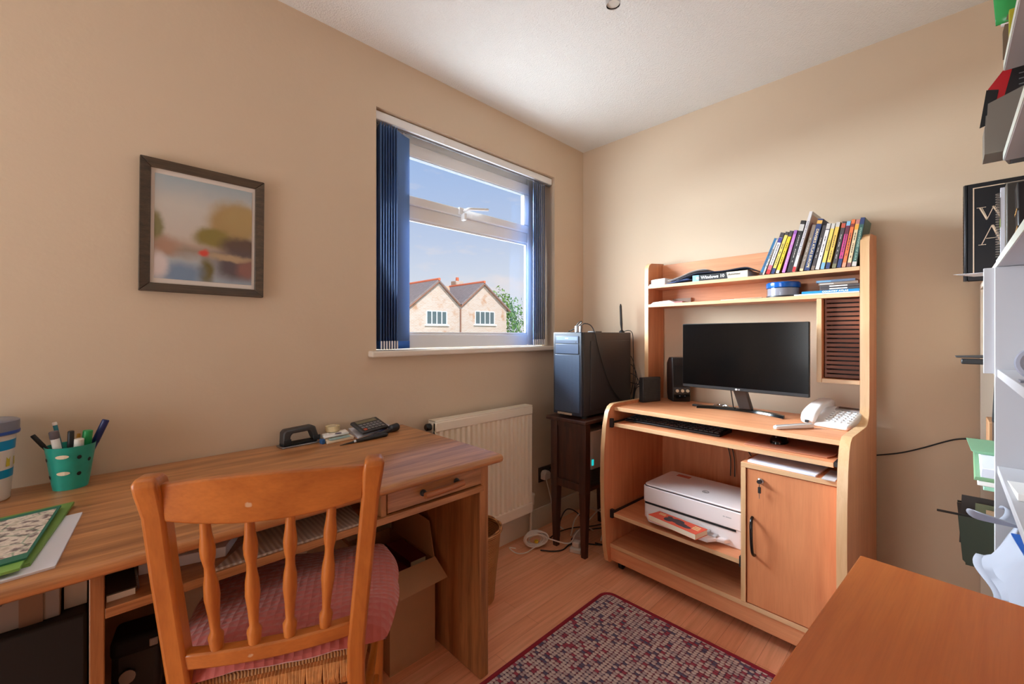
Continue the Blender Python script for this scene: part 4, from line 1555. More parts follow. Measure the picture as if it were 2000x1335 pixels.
def mesh_mat():
    m = mat('perforated_mesh', (44, 56, 76), .35)
    n, l = m.node_tree.nodes, m.node_tree.links
    tc = n.new('ShaderNodeTexCoord')
    v = n.new('ShaderNodeTexVoronoi')
    v.inputs['Scale'].default_value = 260
    v.inputs['Randomness'].default_value = 0
    l.new(tc.outputs['Object'], v.inputs['Vector'])
    cr = n.new('ShaderNodeValToRGB')
    cr.color_ramp.elements[0].position = .25
    cr.color_ramp.elements[0].color = lin((18, 22, 30))
    cr.color_ramp.elements[1].position = .35
    cr.color_ramp.elements[1].color = lin((62, 76, 98))
    l.new(v.outputs['Distance'], cr.inputs[0])
    l.new(cr.outputs[0], n['Principled BSDF'].inputs['Base Color'])
    return m


rbox(fx - .002, fx, py0 + .012, py1 - .012, pz0 + .02, pz1 - .118).build('mesh_panel', mesh_mat(), pc, True, bevel=.001)
for k, (z0, z1, nm) in enumerate(((pz1 - .058, pz1 - .020, 'optical_drive'), (pz1 - .112, pz1 - .062, 'drive_cover'))):
    dv = rbox(fx - .003, fx, py0 + .018, py1 - .018, z0, z1).build(nm, M_pcf, pc, True, bevel=.0012)
    if k == 0:
        rbox(fx - .0040, fx - .003, py0 + .024, py1 - .024, z0 + .016, z1 - .004).build('tray_front', mat('drive_tray', (92, 108, 132), .3), dv, True)
        text('lettering', 'ASUS', .009, M_white, dv, Matrix.Translation(Vector((fx - .0042, (py0 + py1) / 2, z0 + .026)) - pc.location) @ frame((0, 0, 0), (0, -1, 0), (0, 0, 1)))
        B().lathe([(.003, -.0008), (.003, 0)], (fx - .003, py0 + .034, z0 + .007), 10, axis='x').build('eject_button', M_black, dv, True)
rbox(fx - .002, fx + .002, py0 + .06, py1 - .03, pz0 + .003, pz0 + .014).build('chrome_badge', M_chrome, pc, True)
for fx_, fy_ in ((px0 + .03, py0 + .02), (px0 + .03, py1 - .02), (px1 - .04, py0 + .02), (px1 - .04, py1 - .02)):
    B().lathe([(.014, .7042), (.014, .7178)], (fx_, fy_, 0), 12).build('foot', M_blackm, pc, True)
for k, yy in enumerate((1.372, 1.345)):
    u_ = thing('usb_plug', ['pale plug with a looped lead on top of the tower, nearer the window', 'pale plug with a long lead on top of the tower, nearer the wall'][k], 'plug', (1.815, yy, pz1))
    rbox(1.808, 1.822, yy - .006, yy + .006, pz1 + .0002, pz1 + .034).build('plug_body', M_mgrey if k else M_lgrey, u_, True, bevel=.002)
    if k == 0:
        cpts = [(1.815, yy, pz1 + .034), (1.82, yy - .01, pz1 + .05), (1.83, yy - .022, pz1 + .058), (1.835, yy - .012, pz1 + .046), (1.825, yy + .02, pz1 + .02), (1.81, yy + .05, pz1 + .004)]
    else:
        cpts = [(1.815, yy, pz1 + .034), (1.825, yy - .02, pz1 + .046), (1.845, yy - .045, pz1 + .034), (1.860, py0 - .006, pz1 - .01), (1.90, py0 - .010, pz1 - .12), (1.99, py0 - .010, pz1 - .28), (2.10, py0 - .010, pz1 - .375), (2.19, py0 - .012, pz1 - .392), (2.228, py0 - .016, pz1 - .38)]
    B().tube(smooth_path(cpts, 6), .0026, 8).build('lead', M_black, u_, True)
tag(rbox(1.90, 1.96, 1.31, 1.36, pz1 + .0002, pz1 + .006).build('card_reader', M_dgrey, bevel=.002), 'small flat dark gadget lying on top of the computer tower', 'gadget')
an = thing('antenna', 'black aerial with a lead standing on top of the tower', 'antenna', (2.205, 1.335, pz1))
B().lathe([(.016, 0), (.016, .006), (.008, .012), (.006, .016)], (2.205, 1.335, pz1 + .0002), 14).build('base', M_black, an, True)
B().tube([(2.205, 1.335, pz1 + .014), (2.203, 1.337, pz1 + .05), (2.200, 1.340, pz1 + .155), (2.200, 1.340, pz1 + .168)], [.0045, .0075, .0068, .003], 8).build('rod', M_black, an, True)
B().tube(smooth_path([(2.21, 1.325, pz1 + .006), (2.222, 1.30, pz1 + .012), (2.232, py0 - .010, pz1 - .005), (2.238, py0 - .012, pz1 - .07), (2.245, py0 - .01, pz1 - .16), (2.246, py0 - .006, pz1 - .30), (2.246, py0 + .02, pz1 - .40)], 6), .0022, 8).build('lead', M_black, an, True)
tl = thing('cable_bundle', 'thin black leads hanging down behind the computer tower', 'cable', (2.25, 1.31, .76))
for k in range(4):
    o_ = .005 * k
    B().tube(smooth_path([(2.242 + o_, 1.34, 1.04 - .06 * k), (2.252 + o_, 1.295 - o_, 1.0 - .05 * k), (2.250 + o_ * 1.2, 1.272 - o_ * 1.6, .90 - .02 * k), (2.252 + o_, 1.285, .80), (2.255 + o_, 1.31, .55), (2.26, 1.33 + o_, .3)], 6), .0022, 8).build('lead', M_black, tl, True)

# ------------------------------------------------------------------ cables on the floor
M_flex = mat('white_flex', (218, 206, 196), .5)
co = thing('cable_coil', 'coil of white flex tied in a bundle on the floor below the radiator', 'cable', (1.66, 1.54, 0))
cbq = B()
for k in range(11):
    ph = random.uniform(0, 6)
    r1, r2 = random.uniform(.046, .066), random.uniform(.034, .056)
    cz = .048 + random.uniform(-.006, .006)
    tilt = random.uniform(-.3, .3)
    ring = []
    for j in range(26):
        a = 2 * PI * j / 26
        ring.append((1.665 + r1 * math.cos(a) * .8 + .012 * math.sin(ph) + .02 * math.sin(a) * tilt, 1.53 - r1 * math.cos(a) * .55 + .014 * math.cos(ph) + random.uniform(-.001, .001), max(.005, cz + r2 * .75 * math.sin(a + tilt * .4))))
    cbq.tube(ring, .0036, 6, True)
cbq.build('loops', M_flex, co, True)
B().lathe([(.010, -.006), (.012, 0), (.010, .006)], (1.64, 1.50, .055), 10).build('yellow_tie', mat('yellow_tag', (206, 176, 40), .5), co, True)
B().tube(smooth_path([(1.69, 1.52, .07), (1.73, 1.47, .045), (1.79, 1.40, .030), (1.85, 1.40, .065), (1.90, 1.38, .09), (1.95, 1.36, .06)], 6), .0036, 8).build('lead', M_flex, co, True)
B().tube(smooth_path([(1.63, 1.50, .03), (1.58, 1.52, .010), (1.53, 1.54, .02), (1.50, 1.56, .05), (1.54, 1.555, .035)], 6), .0028, 8).build('lead', M_flex, co, True)
ex = thing('extension_socket', 'white extension socket with a plug on the floor by the oak stand leg', 'extension lead', (1.80, 1.335, 0))
B().prism([(1.780, 1.318), (1.838, 1.338), (1.818, 1.398), (1.760, 1.378)], .0002, .024).build('block', M_flex, ex, True, bevel=.005)
B().prism([(1.788, 1.334), (1.828, 1.348), (1.814, 1.386), (1.774, 1.372)], .0245, .052).build('plug_top', M_flex, ex, True, bevel=.006)
ex2 = thing('power_adapter', 'pale power adapter on the floor under the oak stand', 'adapter', (1.93, 1.40, 0))
B().prism([(1.88, 1.375), (1.95, 1.40), (1.93, 1.46), (1.86, 1.435)], .0002, .04).build('adapter_body', mat('adapter_pink', (206, 180, 172), .5), ex2, True, bevel=.005)
bc = thing('cable_tangle', 'black cables looping over the floor under the oak stand', 'cable', (1.9, 1.45, 0))
for pts in ([(1.70, 1.53, .02), (1.78, 1.54, .006), (1.88, 1.55, .010), (1.98, 1.52, .012), (2.08, 1.46, .01), (2.13, 1.40, .03)],
            [(1.66, 1.49, .006), (1.70, 1.44, .005), (1.75, 1.412, .005), (1.85, 1.415, .005), (1.95, 1.29, .006), (2.05, 1.24, .03)],
            [(1.83, 1.50, .02), (1.85, 1.51, .10), (1.90, 1.50, .150), (1.95, 1.46, .12), (1.97, 1.42, .04), (1.93, 1.385, .05), (1.87, 1.36, .035)],
            [(1.84, 1.27, .06), (1.90, 1.25, .035), (1.98, 1.22, .012), (2.03, 1.19, .008)],
            [(1.86, 1.44, .012), (1.95, 1.47, .008), (2.05, 1.43, .012), (2.15, 1.35, .02)]):
    B().tube(smooth_path(pts, 7), .0034, 8).build('lead', M_black, bc, True)
wc = thing('cable_tangle', 'white cables looping behind the front leg of the oak stand', 'cable', (1.95, 1.38, 0))
for pts in ([(1.88, 1.46, .02), (1.90, 1.44, .12), (1.96, 1.39, .17), (2.02, 1.34, .14), (2.05, 1.30, .10)], [(1.95, 1.31, .02), (1.97, 1.30, .08), (2.02, 1.28, .14), (2.10, 1.24, .17)],
            [(1.97, 1.28, .02), (2.00, 1.25, .09), (2.06, 1.23, .12)], [(1.93, 1.43, .045), (1.97, 1.40, .10), (2.04, 1.37, .15), (2.10, 1.34, .11)]):
    B().tube(smooth_path(pts, 7), .0036, 8).build('lead', M_flex, wc, True)

# ------------------------------------------------------------------ computer desk (local axes: a along the desk to the right, d out from the wall, z)
TH = R(2.1)
OXY = (2.295, 1.14)
RZ = -(PI / 2 + TH)
ORG = {}


def DW(a, d, z):
    return (OXY[0] - a * math.sin(TH) - d * math.cos(TH), OXY[1] - a * math.cos(TH) + d * math.sin(TH), z)


def dthing(name, label, cat, a, d, z, group=None, yaw=0):
    t = thing(name, label, cat, DW(a, d, z), RZ + yaw, group)
    ORG[t.name] = (a, d, z)
    return t


def dmap(root):
    a, d, z = ORG[root.name]
    return Matrix(((1, 0, 0, -a), (0, -1, 0, d), (0, 0, 1, -z), (0, 0, 0, 1)))


def dbuild(b, name, m, t, **k):
    root = t
    while root.parent is not None:
        root = root.parent
    b.xf(dmap(root))
    return b.build(name, m, t, **k)


def dsolo(b, name, m, label, cat, a, d, z, group=None, yaw=0, **k):
    b.xf(Matrix(((1, 0, 0, -a), (0, -1, 0, d), (0, 0, 1, -z), (0, 0, 0, 1))))
    o = b.build(name, m, None, **k)
    o.location = DW(a, d, z)
    o.rotation_euler = (0, 0, RZ + yaw)
    return tag(o, label, cat, group)


cdk = dthing('computer_desk', 'beech effect computer desk with hutch shelves and a cupboard against the back wall', 'computer desk', .47, .28, 0)
prof = [(.0, .035), (.520, .035), (.532, .045), (.548, .12), (.562, .28), (.568, .45), (.563, .60), (.550, .70), (.532, .762), (.512, .788), (.488, .799), (.455, .800)]
prof += [(.23, .798), (.205, .803), (.186, .815), (.172, .835), (.165, .865), (.1635, .91), (.1635, 1.46), (.162, 1.495), (.152, 1.516), (.132, 1.528), (.0, 1.540)]


def band(a0, a1):
    b = B()
    pr = prof[1:18 + 5]
    vs, fs = [], []
    for i, (d, z) in enumerate(pr):
        p, q = pr[max(i - 1, 0)], pr[min(i + 1, len(pr) - 1)]
        tx, tz = q[0] - p[0], q[1] - p[1]
        L = math.hypot(tx, tz)
        nx, nz = tz / L, -tx / L
        vs += [(a0, d + nx * .0008, z + nz * .0008), (a1, d + nx * .0008, z + nz * .0008)]
    for i in range(len(pr) - 1):
        fs.append((2 * i, 2 * i + 1, 2 * i + 3, 2 * i + 2))
    return b.add(vs, fs)


for a0, a1 in ((-.004, .0185), (.9145, .943)):
    sp_ = dbuild(B().prism([(p[0], p[1]) for p in prof], a0, a1, 'x'), 'side_panel', M_beechz, cdk, angle=30)
    dbuild(band(a0 + .0003, a1 - .0003), 'edge_band', M_edge, sp_, angle=60)
    hz = a1 if a0 < 0 else a0


def ebox(name, a0, a1, d0, d1, z0, z1, m=M_beech, me=M_edgex, edge='d', parent=None, bevel=.0015):
    p = dbuild(rbox(a0, a1, d0, d1, z0, z1), name, m, parent or cdk, bevel=bevel)
    if edge:
        dbuild(rbox(a0 + .0005, a1 - .0005, d1, d1 + .0012, z0 + .0004, z1 - .0004), 'edge_band', me, p, bevel=.0004)
    return p


I0, I1 = .0187, .9143
ebox('worktop', I0, I1, .02, .482, .767, .785)
ebox('plinth', I0, I1, .492, .513, .045, .1075, edge=None)
ebox('base_board', I0, I1, .012, .517, .108, .126)
dbuild(rbox(I0, I1, .0, .011, .10, .7665), 'back_panel', M_beechz, cdk)
ebox('divider', .612, .630, .0115, .520, .1263, .637, M_beechz, M_edge)
ebox('cupboard_top', .612, I1, .0115, .520, .6372, .6552)
tray = ebox('keyboard_tray', .036, .897, .18, .508, .695, .7125)
for a0, a1 in ((I0, .0345), (.8985, I1)):
    dbuild(rbox(a0, a1, .15, .512, .700, .716), 'runner', M_black, cdk)
dbuild(B().box(I0, .0345, .508, .524, .690, .734), 'runner_stop', M_black, cdk, bevel=.002)
sh = ebox('printer_shelf', .036, .604, .10, .512, .2585, .2765)
for a0, a1 in ((I0, .0345), (.6055, .6118)):
    dbuild(B().box(a0, a1, .10, .516, .262, .278).box(a0, a1, .502, .520, .252, .292), 'runner', M_black, cdk, bevel=.001)
dbuild(rbox(.14, .48, .10, .38, .244, .2583), 'shelf_underframe', M_black, cdk)
dr_ = dbuild(rbox(.633, .9125, .501, .517, .1285, .635), 'door', M_beechd, cdk, bevel=.0015)
hpts = [(.652, .518, .455), (.653, .530, .450), (.655, .541, .435), (.657, .546, .40), (.658, .546, .37), (.659, .541, .335), (.660, .530, .320), (.660, .518, .316)]
dbuild(B().tube(smooth_path(hpts, 4), .0055, 10), 'door_handle', M_gloss, dr_)
lk = dbuild(B().lathe([(.0105, .517), (.0105, .524), (.008, .526)], (.681, 0, .598), 18, axis='y'), 'lock', M_chrome, dr_)
dbuild(B().lathe([(.0075, .526), (.007, .536)], (.679, 0, .598), 14, axis='y'), 'key_head', M_black, dr_)
dbuild(B().box(.675, .684, .5275, .533, .556, .578).tube([(.679, .530, .588), (.679, .530, .578)], .0012, 6), 'key_fob', M_black, dr_, bevel=.002)
dbuild(B().box(.6785, .6800, .529, .532, .535, .556), 'key_blade', M_steel, dr_)
ebox('hutch_shelf', I0, I1, .0125, .163, 1.388, 1.4045)
ebox('hutch_shelf', I0, I1, .0125, .163, 1.287, 1.3035)
dbuild(rbox(I0, I1, .0, .012, 1.287, 1.531), 'hutch_back', M_beech, cdk, bevel=.001)
ebox('rack_upright', .775, .7925, .012, .160, .945, 1.2868, M_beechz, M_edge)
ebox('rack_base', .7928, I1, .012, .160, .945, .962)
lat = B()
for k in range(18):
    z0 = .9665 + k * .01785
    lat.box(.7965, I1 - .001, .1235, .1285, z0, z0 + .0118)
lat.box(.7965, .802, .119, .1235, .963, 1.286).box(I1 - .008, I1 - .001, .119, .1235, .963, 1.286)
dbuild(lat, 'lattice', M_lattice, cdk)
dbuild(rbox(.7928, I1, .012, .018, .963, 1.286), 'rack_back', M_dark, cdk)
for a in (.055, .86):
    for d in (.08, .47):
        dbuild(B().lathe([(.016, -.011), (.022, -.008), (.022, .008), (.016, .011)], (a, d, .0224), 18, axis='x').box(a - .014, a + .014, d - .014, d + .014, .03, .0445), 'caster', M_black, cdk)

# books leaning on the hutch
M_dvd = mat('dvd_case', (34, 32, 36), .3)
BK = 'books and film cases leaning on the top hutch shelf'


def C(name, c, r=.4):
    return mat(name, c, r)


c_teal, c_yel, c_yel2, c_pur = C('blue_teal', (34, 104, 148)), C('pale_yellow', (226, 196, 96)), C('yellow', (232, 190, 40)), C('lilac', (190, 120, 190))
c_red, c_navy, c_org, c_pink, c_cr, c_gr, c_wht, c_br = C('red', (206, 44, 48)), C('navy', (40, 58, 104)), C('orange', (226, 112, 62)), C('magenta', (196, 64, 128)), C('cream', (214, 190, 150)), C('dark_slate', (66, 60, 62)), C('off_white', (216, 210, 210)), C('grey_brown', (128, 112, 100))
c_dg, c_tl, c_indigo, c_sky, c_grn = C('warm_grey', (196, 190, 184)), C('teal_case', (84, 150, 144)), C('indigo', (64, 62, 140)), C('sky_blue', (120, 170, 200)), C('olive', (120, 116, 86))
# (label, a, w, h, angle, depth, cover, [bands], [(text,size,material,zcentre,width)])
specs = [
    ('thin teal blue book leaning furthest left on the top hutch shelf', .560, .0112, .165, 21.5, .12, c_teal, [(.0, .07, c_gr)], []),
    ('thin pale grey booklet right behind the leftmost teal book on the hutch', .5728, .0070, .160, 20.4, .12, c_dg, [], []),
    ('film case with white spine, blue top patch and red foot on the hutch', .586, .0150, .183, 18.7, .135, c_wht, [(.0, .12, c_red), (.12, .22, C('rose', (206, 100, 112))), (.76, .88, c_indigo), (.88, 1, c_gr)], []),
    ('film case with pale yellow spine and blue foot, left of the bright yellow one', .6065, .0130, .183, 18.2, .135, c_yel, [(.0, .14, c_navy), (.92, 1, c_gr)], []),
    ('film case with bright yellow spine, next left of the lilac book', .6245, .0132, .184, 17.2, .135, c_yel2, [(.0, .08, c_dg), (.86, 1, c_gr)], []),
    ('lilac spined book between the yellow case and the tall black book', .6485, .0122, .182, 15.0, .13, c_pur, [(.9, 1.0, C('violet', (150, 90, 170)))], []),
    ('tall black book with a white patch near the top of its spine', .669, .0170, .217, 13.6, .135, C('black_cover', (40, 38, 40)), [(.80, .93, c_dg)], []),
    ('tallest thin white road atlas with a red foot, standing above its neighbours', .6868, .0110, .252, 14.6, .15, c_wht, [(.0, .09, c_red)], [('ROAD ATLAS Britain & Ireland', .0072, c_navy, .56, .14)]),
    ('thin grey brown book between the white road atlas and the blue atlas', .7135, .0130, .192, 14.2, .13, c_br, [(.0, .06, c_cr)], []),
    ('blue atlas with large cream capital letters on its thick spine', .7305, .0185, .212, 13.1, .15, c_navy, [(.90, .97, C('gold', (214, 164, 84)))], [("DRIVER'S ATLAS EUROPE", .0125, C('cream_letters', (232, 214, 170)), .43, .158)]),
    ('dark grey case just right of the blue atlas', .754, .0120, .183, 13.2, .135, c_gr, [(.0, .1, c_br)], []),
    ('pale grey case with a dark cap, left of the two yellow ones', .7688, .0138, .187, 12.6, .135, c_wht, [(.88, .99, c_dg), (.855, .88, c_gr)], []),
    ('yellow case right of the pale grey one, mountain picture at its foot', .7865, .0128, .184, 12.1, .135, c_yel, [(.0, .15, c_sky), (.88, 1, c_dg)], [('VENICE', .0065, c_gr, .52, .045)]),
    ('yellow case left of the dark case with teal edge', .8035, .0135, .186, 11.4, .135, C('warm_yellow', (230, 184, 84)), [(.0, .14, c_navy), (.89, 1, c_dg)], []),
    ('dark slate case with a teal edge and red spot near the top', .8245, .0135, .184, 10.8, .135, c_gr, [(.0, .1, c_grn), (.86, .96, C('brick', (190, 84, 64)))], []),
    ('dark magenta case left of the orange one on the hutch', .841, .0130, .182, 10.4, .135, c_pink, [(.0, .2, c_navy), (.72, .9, C('dark_plum', (96, 40, 60))), (.9, 1, c_sky)], []),
    ('bright orange case between the magenta and cream ones', .8568, .0122, .186, 9.9, .135, c_org, [(.0, .1, C('salmon', (232, 150, 120))), (.84, .91, C('rust', (130, 50, 44)))], []),
    ('cream and yellow case left of the railway film case', .8722, .0125, .183, 9.6, .135, c_cr, [(.0, .09, C('plum', (120, 80, 84))), (.78, .90, C('amber', (224, 160, 62))), (.9, 1, C('dusty_rose', (190, 120, 110)))], []),
    ('teal green railway film case leaning at the right end of the hutch', .888, .0140, .187, 8.6, .135, C('rail_teal', (52, 92, 84)), [(.0, .1, c_dg), (.86, 1, c_navy)], [('STEAM ENGINES OF G.W.R', .0075, C('pale_mint', (190, 216, 200)), .46, .125)]),
]
for (lab, a, w_, h_, ang, dep, mcol, bands, txt) in specs:
    film = 'case' in lab
    ap = a + w_ / math.cos(R(ang))
    nm = 'film_case' if film else 'book'
    t = thing(nm, lab, 'film case' if film else 'book', DW(ap, .158, 1.4050), 0, BK)
    t.rotation_euler = (0, R(ang), RZ)
    x0, x1 = -w_, 0
    if film:
        body = B().box(x0, x1, .0008, dep, 0, h_).build('case_shell', M_dvd, t, bevel=.0012)
        cov = rbox(x0 + .0006, x1 - .0006, .0, .0009, .001, h_ - .001).build('spine', mcol, t)
        rbox(x1 - .0002, x1 + .0004, .006, dep - .006, .003, h_ - .003).build('cover_front', mcol, t)
    else:
        cov = B().box(x0, x0 + .0012, 0, dep, 0, h_).box(x1 - .0012, x1, 0, dep, 0, h_).box(x0 + .0012, x1 - .0012, 0, .0012, 0, h_).build('cover', mcol, t, bevel=.0005)
        rbox(x0 + .0014, x1 - .0014, .0015, dep - .003, .002, h_ - .002).build('pages', M_cream, t)
    for b0, b1, mb in bands:
        rbox(x0 + .0004, x1 - .0004, -.0006, -.0001, b0 * h_ + .0005, b1 * h_ - .0005).build('spine_band', mb, cov, smooth=False)
    if not txt:
        # illegible small print: a broken line down the spine
        pb_ = B()
        zc = h_ * .72
        while zc > h_ * .22:
            L_ = random.uniform(.004, .011)
            pb_.box((x0 + x1) / 2 - .0012, (x0 + x1) / 2 + .0012, -.0006, -.0001, zc - L_, zc)
            zc -= L_ + random.choice((.002, .002, .012))
        pb_.build('small_print', c_gr if mcol not in (c_gr, c_br) and 'black' not in lab else c_dg, cov, smooth=False)
    for s, sz, mt, zc, wd in txt:
        text('spine_title', s, sz, mt, cov, frame(((x0 + x1) / 2, -.0009, h_ * zc), (0, 0, -1), (1, 0, 0)), .0002, wd, bold=.0002 if sz > .01 else 0)
    if 'tallest' in lab:
        rbox(x1, x1 + .0005, .012, dep - .01, h_ * .3, h_ - .012).build('cover_picture', C('map_cover', (206, 160, 138)), cov, smooth=False)
        rbox(x1 + .0004, x1 + .0008, .03, dep - .05, h_ * .62, h_ - .04).build('cover_motif', C('cover_red', (190, 92, 84)), cov, smooth=False)

# lying on the hutch shelf, left
S1, S2 = 1.4049, 1.3039
wbk = dthing('book', 'black Windows 10 guide book lying flat on the top hutch shelf', 'book', .38, .09, S1)
bcv = B().box(.256, .512, .020, .152, S1, S1 + .0012).box(.256, .512, .020, .152, S1 + .0298, S1 + .031).box(.256, .512, .151, .1522, S1 + .0012, S1 + .0298)
wcv = dbuild(bcv, 'cover', C('black_book', (28, 28, 30)), wbk, bevel=.0004)
dbuild(rbox(.258, .510, .024, .150, S1 + .0014, S1 + .0296), 'pages', M_cream, wbk)
dbuild(rbox(.2565, .288, .1523, .1528, S1 + .0005, S1 + .0305), 'blue_square', c_sky, wcv, smooth=False)
dbuild(B().lathe([(.0, .1529), (.0075, .1529)], (.281, 0, S1 + .016), 14, axis='y', caps=False), 'round_mark', M_paper, wcv, smooth=False)
dbuild(B().prism([(.425, S1 + .0005), (.5115, S1 + .0005), (.5115, S1 + .0305), (.419, S1 + .0305)], .1523, .1528, 'y'), 'cream_patch', M_cream, wcv, smooth=False)


def dtext(name, s, size, m, parent, a, d, z, width=None, bold=0, shear=0, align='CENTER'):
    root = parent
    while root.parent is not None:
        root = root.parent
    a0, d0, z0 = ORG[root.name]
    return text(name, s, size, m, parent, frame((a - a0, -(d - d0), z - z0), (1, 0, 0), (0, 0, 1)), .0002, width, align, shear, bold)


dtext('title', 'Windows 10', .021, M_paper, wcv, .354, .1530, S1 + .016, .112, .0004)
dtext('title', 'dummies', .014, M_black, wcv, .452, .1530, S1 + .019, .056, .0003, .25)


def drape(name, label, cat, m, rows, d0, d1, lift=.0, thick=.0014):
    """bent sheet following (a,z) rows"""
    pts = smooth_path([(a, 0, z) for a, z in rows], 5)
    b = B()
    n_ = len(pts)
    vs = []
    for p in pts:
        vs += [(p.x, d0, p.z), (p.x, d1, p.z + lift)]
    b.add(vs, [(2 * i, 2 * i + 1, 2 * i + 3, 2 * i + 2) for i in range(n_ - 1)])
    return dsolo(b, name, m, label, cat, rows[0][0], d1, rows[0][1], solid=thick)


drape('magazine', 'glossy dark magazine draped over the black guide book on the hutch', 'magazine', C('magazine_dark', (52, 56, 70), .25), [(.17, S1 + .010), (.245, S1 + .034), (.30, S1 + .040), (.40, S1 + .0365), (.50, S1 + .042), (.535, S1 + .028)], .03, .155, .002, .004)
drape('plastic_wallet', 'clear glossy plastic wallet of papers curling over the magazine on the hutch', 'wallet', C('wallet_grey', (168, 160, 156), .2), [(.125, S1 + .014), (.19, S1 + .029), (.255, S1 + .050), (.31, S1 + .0555), (.335, S1 + .050)], .025, .158, .002, .002)
drape('leaflet', 'blue and brown leaflet curling beside the left end of the guide book', 'leaflet', C('leaflet_blue', (70, 92, 140), .4), [(.115, S1 + .0025), (.16, S1 + .009), (.20, S1 + .015), (.235, S1 + .0175)], .03, .150, .0, .003)
dsolo(rbox(.022, .112, .03, .160, S1, S1 + .006), 'envelope', M_paper, 'white envelope at the left end of the top hutch shelf', 'envelope', .06, .1, S1, bevel=.001)
dsolo(B().hexa([(.024, .035, S1 + .0062), (.108, .035, S1 + .0062), (.106, .150, S1 + .0062), (.026, .150, S1 + .0062)], [(.024, .035, S1 + .032), (.108, .035, S1 + .036), (.106, .150, S1 + .034), (.026, .150, S1 + .030)]), 'paper_block', M_paper,
      'white block of papers stacked on the envelope at the hutch left end', 'papers', .06, .1, S1 + .0062, bevel=.001)

# lower hutch shelf
dsolo(B().hexa([(.03, .03, S2), (.15, .03, S2), (.165, .158, S2), (.028, .158, S2)], [(.035, .03, S2 + .012), (.14, .03, S2 + .015), (.13, .15, S2 + .016), (.04, .152, S2 + .010)]), 'letters', M_paper, 'heap of white letters at the left end of the lower hutch shelf', 'papers', .08, .1, S2, bevel=.002)
dsolo(rbox(.14, .205, .06, .155, S2, S2 + .007), 'leaflet', C('maroon_leaflet', (160, 90, 90)), 'maroon leaflet beside the letters on the lower hutch shelf', 'leaflet', .17, .1, S2, bevel=.001)
tbx = dthing('plastic_box', 'small clear plastic box standing at the back left of the lower hutch shelf', 'box', .13, .03, S2)
dbuild(B().box(.085, .19, .0135, .0155, S2, S2 + .034).box(.085, .087, .0156, .026, S2, S2 + .034).box(.188, .19, .0156, .026, S2, S2 + .034), 'tray', C('smoky_plastic', (196, 170, 150), .2), tbx, bevel=.001)
for a0, a1, nm in ((.40, .52, 0), (.46, .565, 1)):
    dsolo(B().hexa([(a0, .04, S2 + nm * .0016), (a1, .04, S2 + nm * .0016), (a1 + .005, .150 + .008 * nm, S2 + nm * .0016), (a0 - .006, .155, S2 + nm * .0016)], [(a0, .04, S2 + .0014 + nm * .0016), (a1, .04, S2 + .0014 + nm * .0016), (a1 + .005, .150 + .008 * nm, S2 + .0014 + nm * .0016), (a0 - .006, .155, S2 + .0014 + nm * .0016)]),
          'paper_slip', [M_paperb, M_cream][nm], ['pale paper slip lying in the middle of the lower hutch shelf', 'cream paper slip next left of the disc spindle'][nm], 'paper', (a0 + a1) / 2, .1, S2)
spn = dthing('disc_spindle', 'spindle of blank discs with a blue lid on the lower hutch shelf', 'disc spindle', .638, .095, S2)
dbuild(B().lathe([(.066, 0), (.066, .006), (.062, .007)], (.638, .095, S2 + .0001), 36), 'base', M_black, spn)
dbuild(B().lathe([(.060, .0072), (.060, .040)], (.638, .095, S2), 36), 'discs', C('disc_stack', (176, 170, 176), .25), spn)
dbuild(B().lathe([(.0635, .0072), (.0635, .043)], (.638, .095, S2), 36, caps=False), 'clear_cover', M_clear, spn)
dbuild(B().lathe([(.0645, .042), (.0655, .046), (.0655, .062), (.062, .066), (0, .067)], (.638, .095, S2), 36, caps=False), 'blue_lid', C('blue_translucent', (22, 88, 172), .15), spn)
dsolo(rbox(.695, .912, .03, .158, S2, S2 + .005), 'paper_pad', M_paper, 'white booklet beneath the bright blue atlas on the lower hutch shelf', 'booklet', .8, .1, S2, bevel=.001)
ba = dthing('book', 'bright blue atlas lying under the disc cases on the lower hutch shelf', 'book', .81, .09, S2 + .0053)
bac = dbuild(B().box(.722, .912, .03, .154, S2 + .0053, S2 + .0063).box(.722, .912, .03, .154, S2 + .0147, S2 + .0157).box(.722, .912, .153, .1542, S2 + .0063, S2 + .0147), 'cover', C('cyan_blue', (0, 132, 198)), ba)
dbuild(rbox(.7235, .911, .032, .1525, S2 + .0065, S2 + .0145), 'pages', M_paper, ba)
dtext('title', 'COUNTRY ATLAS', .0085, M_paper, bac, .835, .1545, S2 + .0105, .085, .0003)
CDG = 'disc cases stacked on the blue atlas'
for k in range(4):
    z0 = S2 + .0160 + k * .0105
    a0 = .784 - .004 * (k > 1) - .009 * (k > 2)
    t = dthing('disc_case', ['lowest dark disc case with a white strip on the blue atlas', 'dark disc case with a white strip, second up on the blue atlas', 'grey disc case, third up in the stack', 'blue topped disc case, uppermost of the stack on the lower hutch shelf'][k], 'disc case', .845, .09, z0, CDG)
    dbuild(rbox(a0, a0 + .128, .03, .150, z0, z0 + .0102), 'case', [c_gr, c_gr, c_br, C('slate_blue', (84, 104, 132))][k], t, bevel=.001)
    dbuild(rbox(a0 + .032, a0 + .09, .1501, .1506, z0 + .003, z0 + .0075) if k < 2 else rbox(a0 + .004, a0 + .05, .1501, .1506, z0 + .003, z0 + .0065), 'strip', [M_paper, M_paper, c_dg, c_sky][k], t, smooth=False)

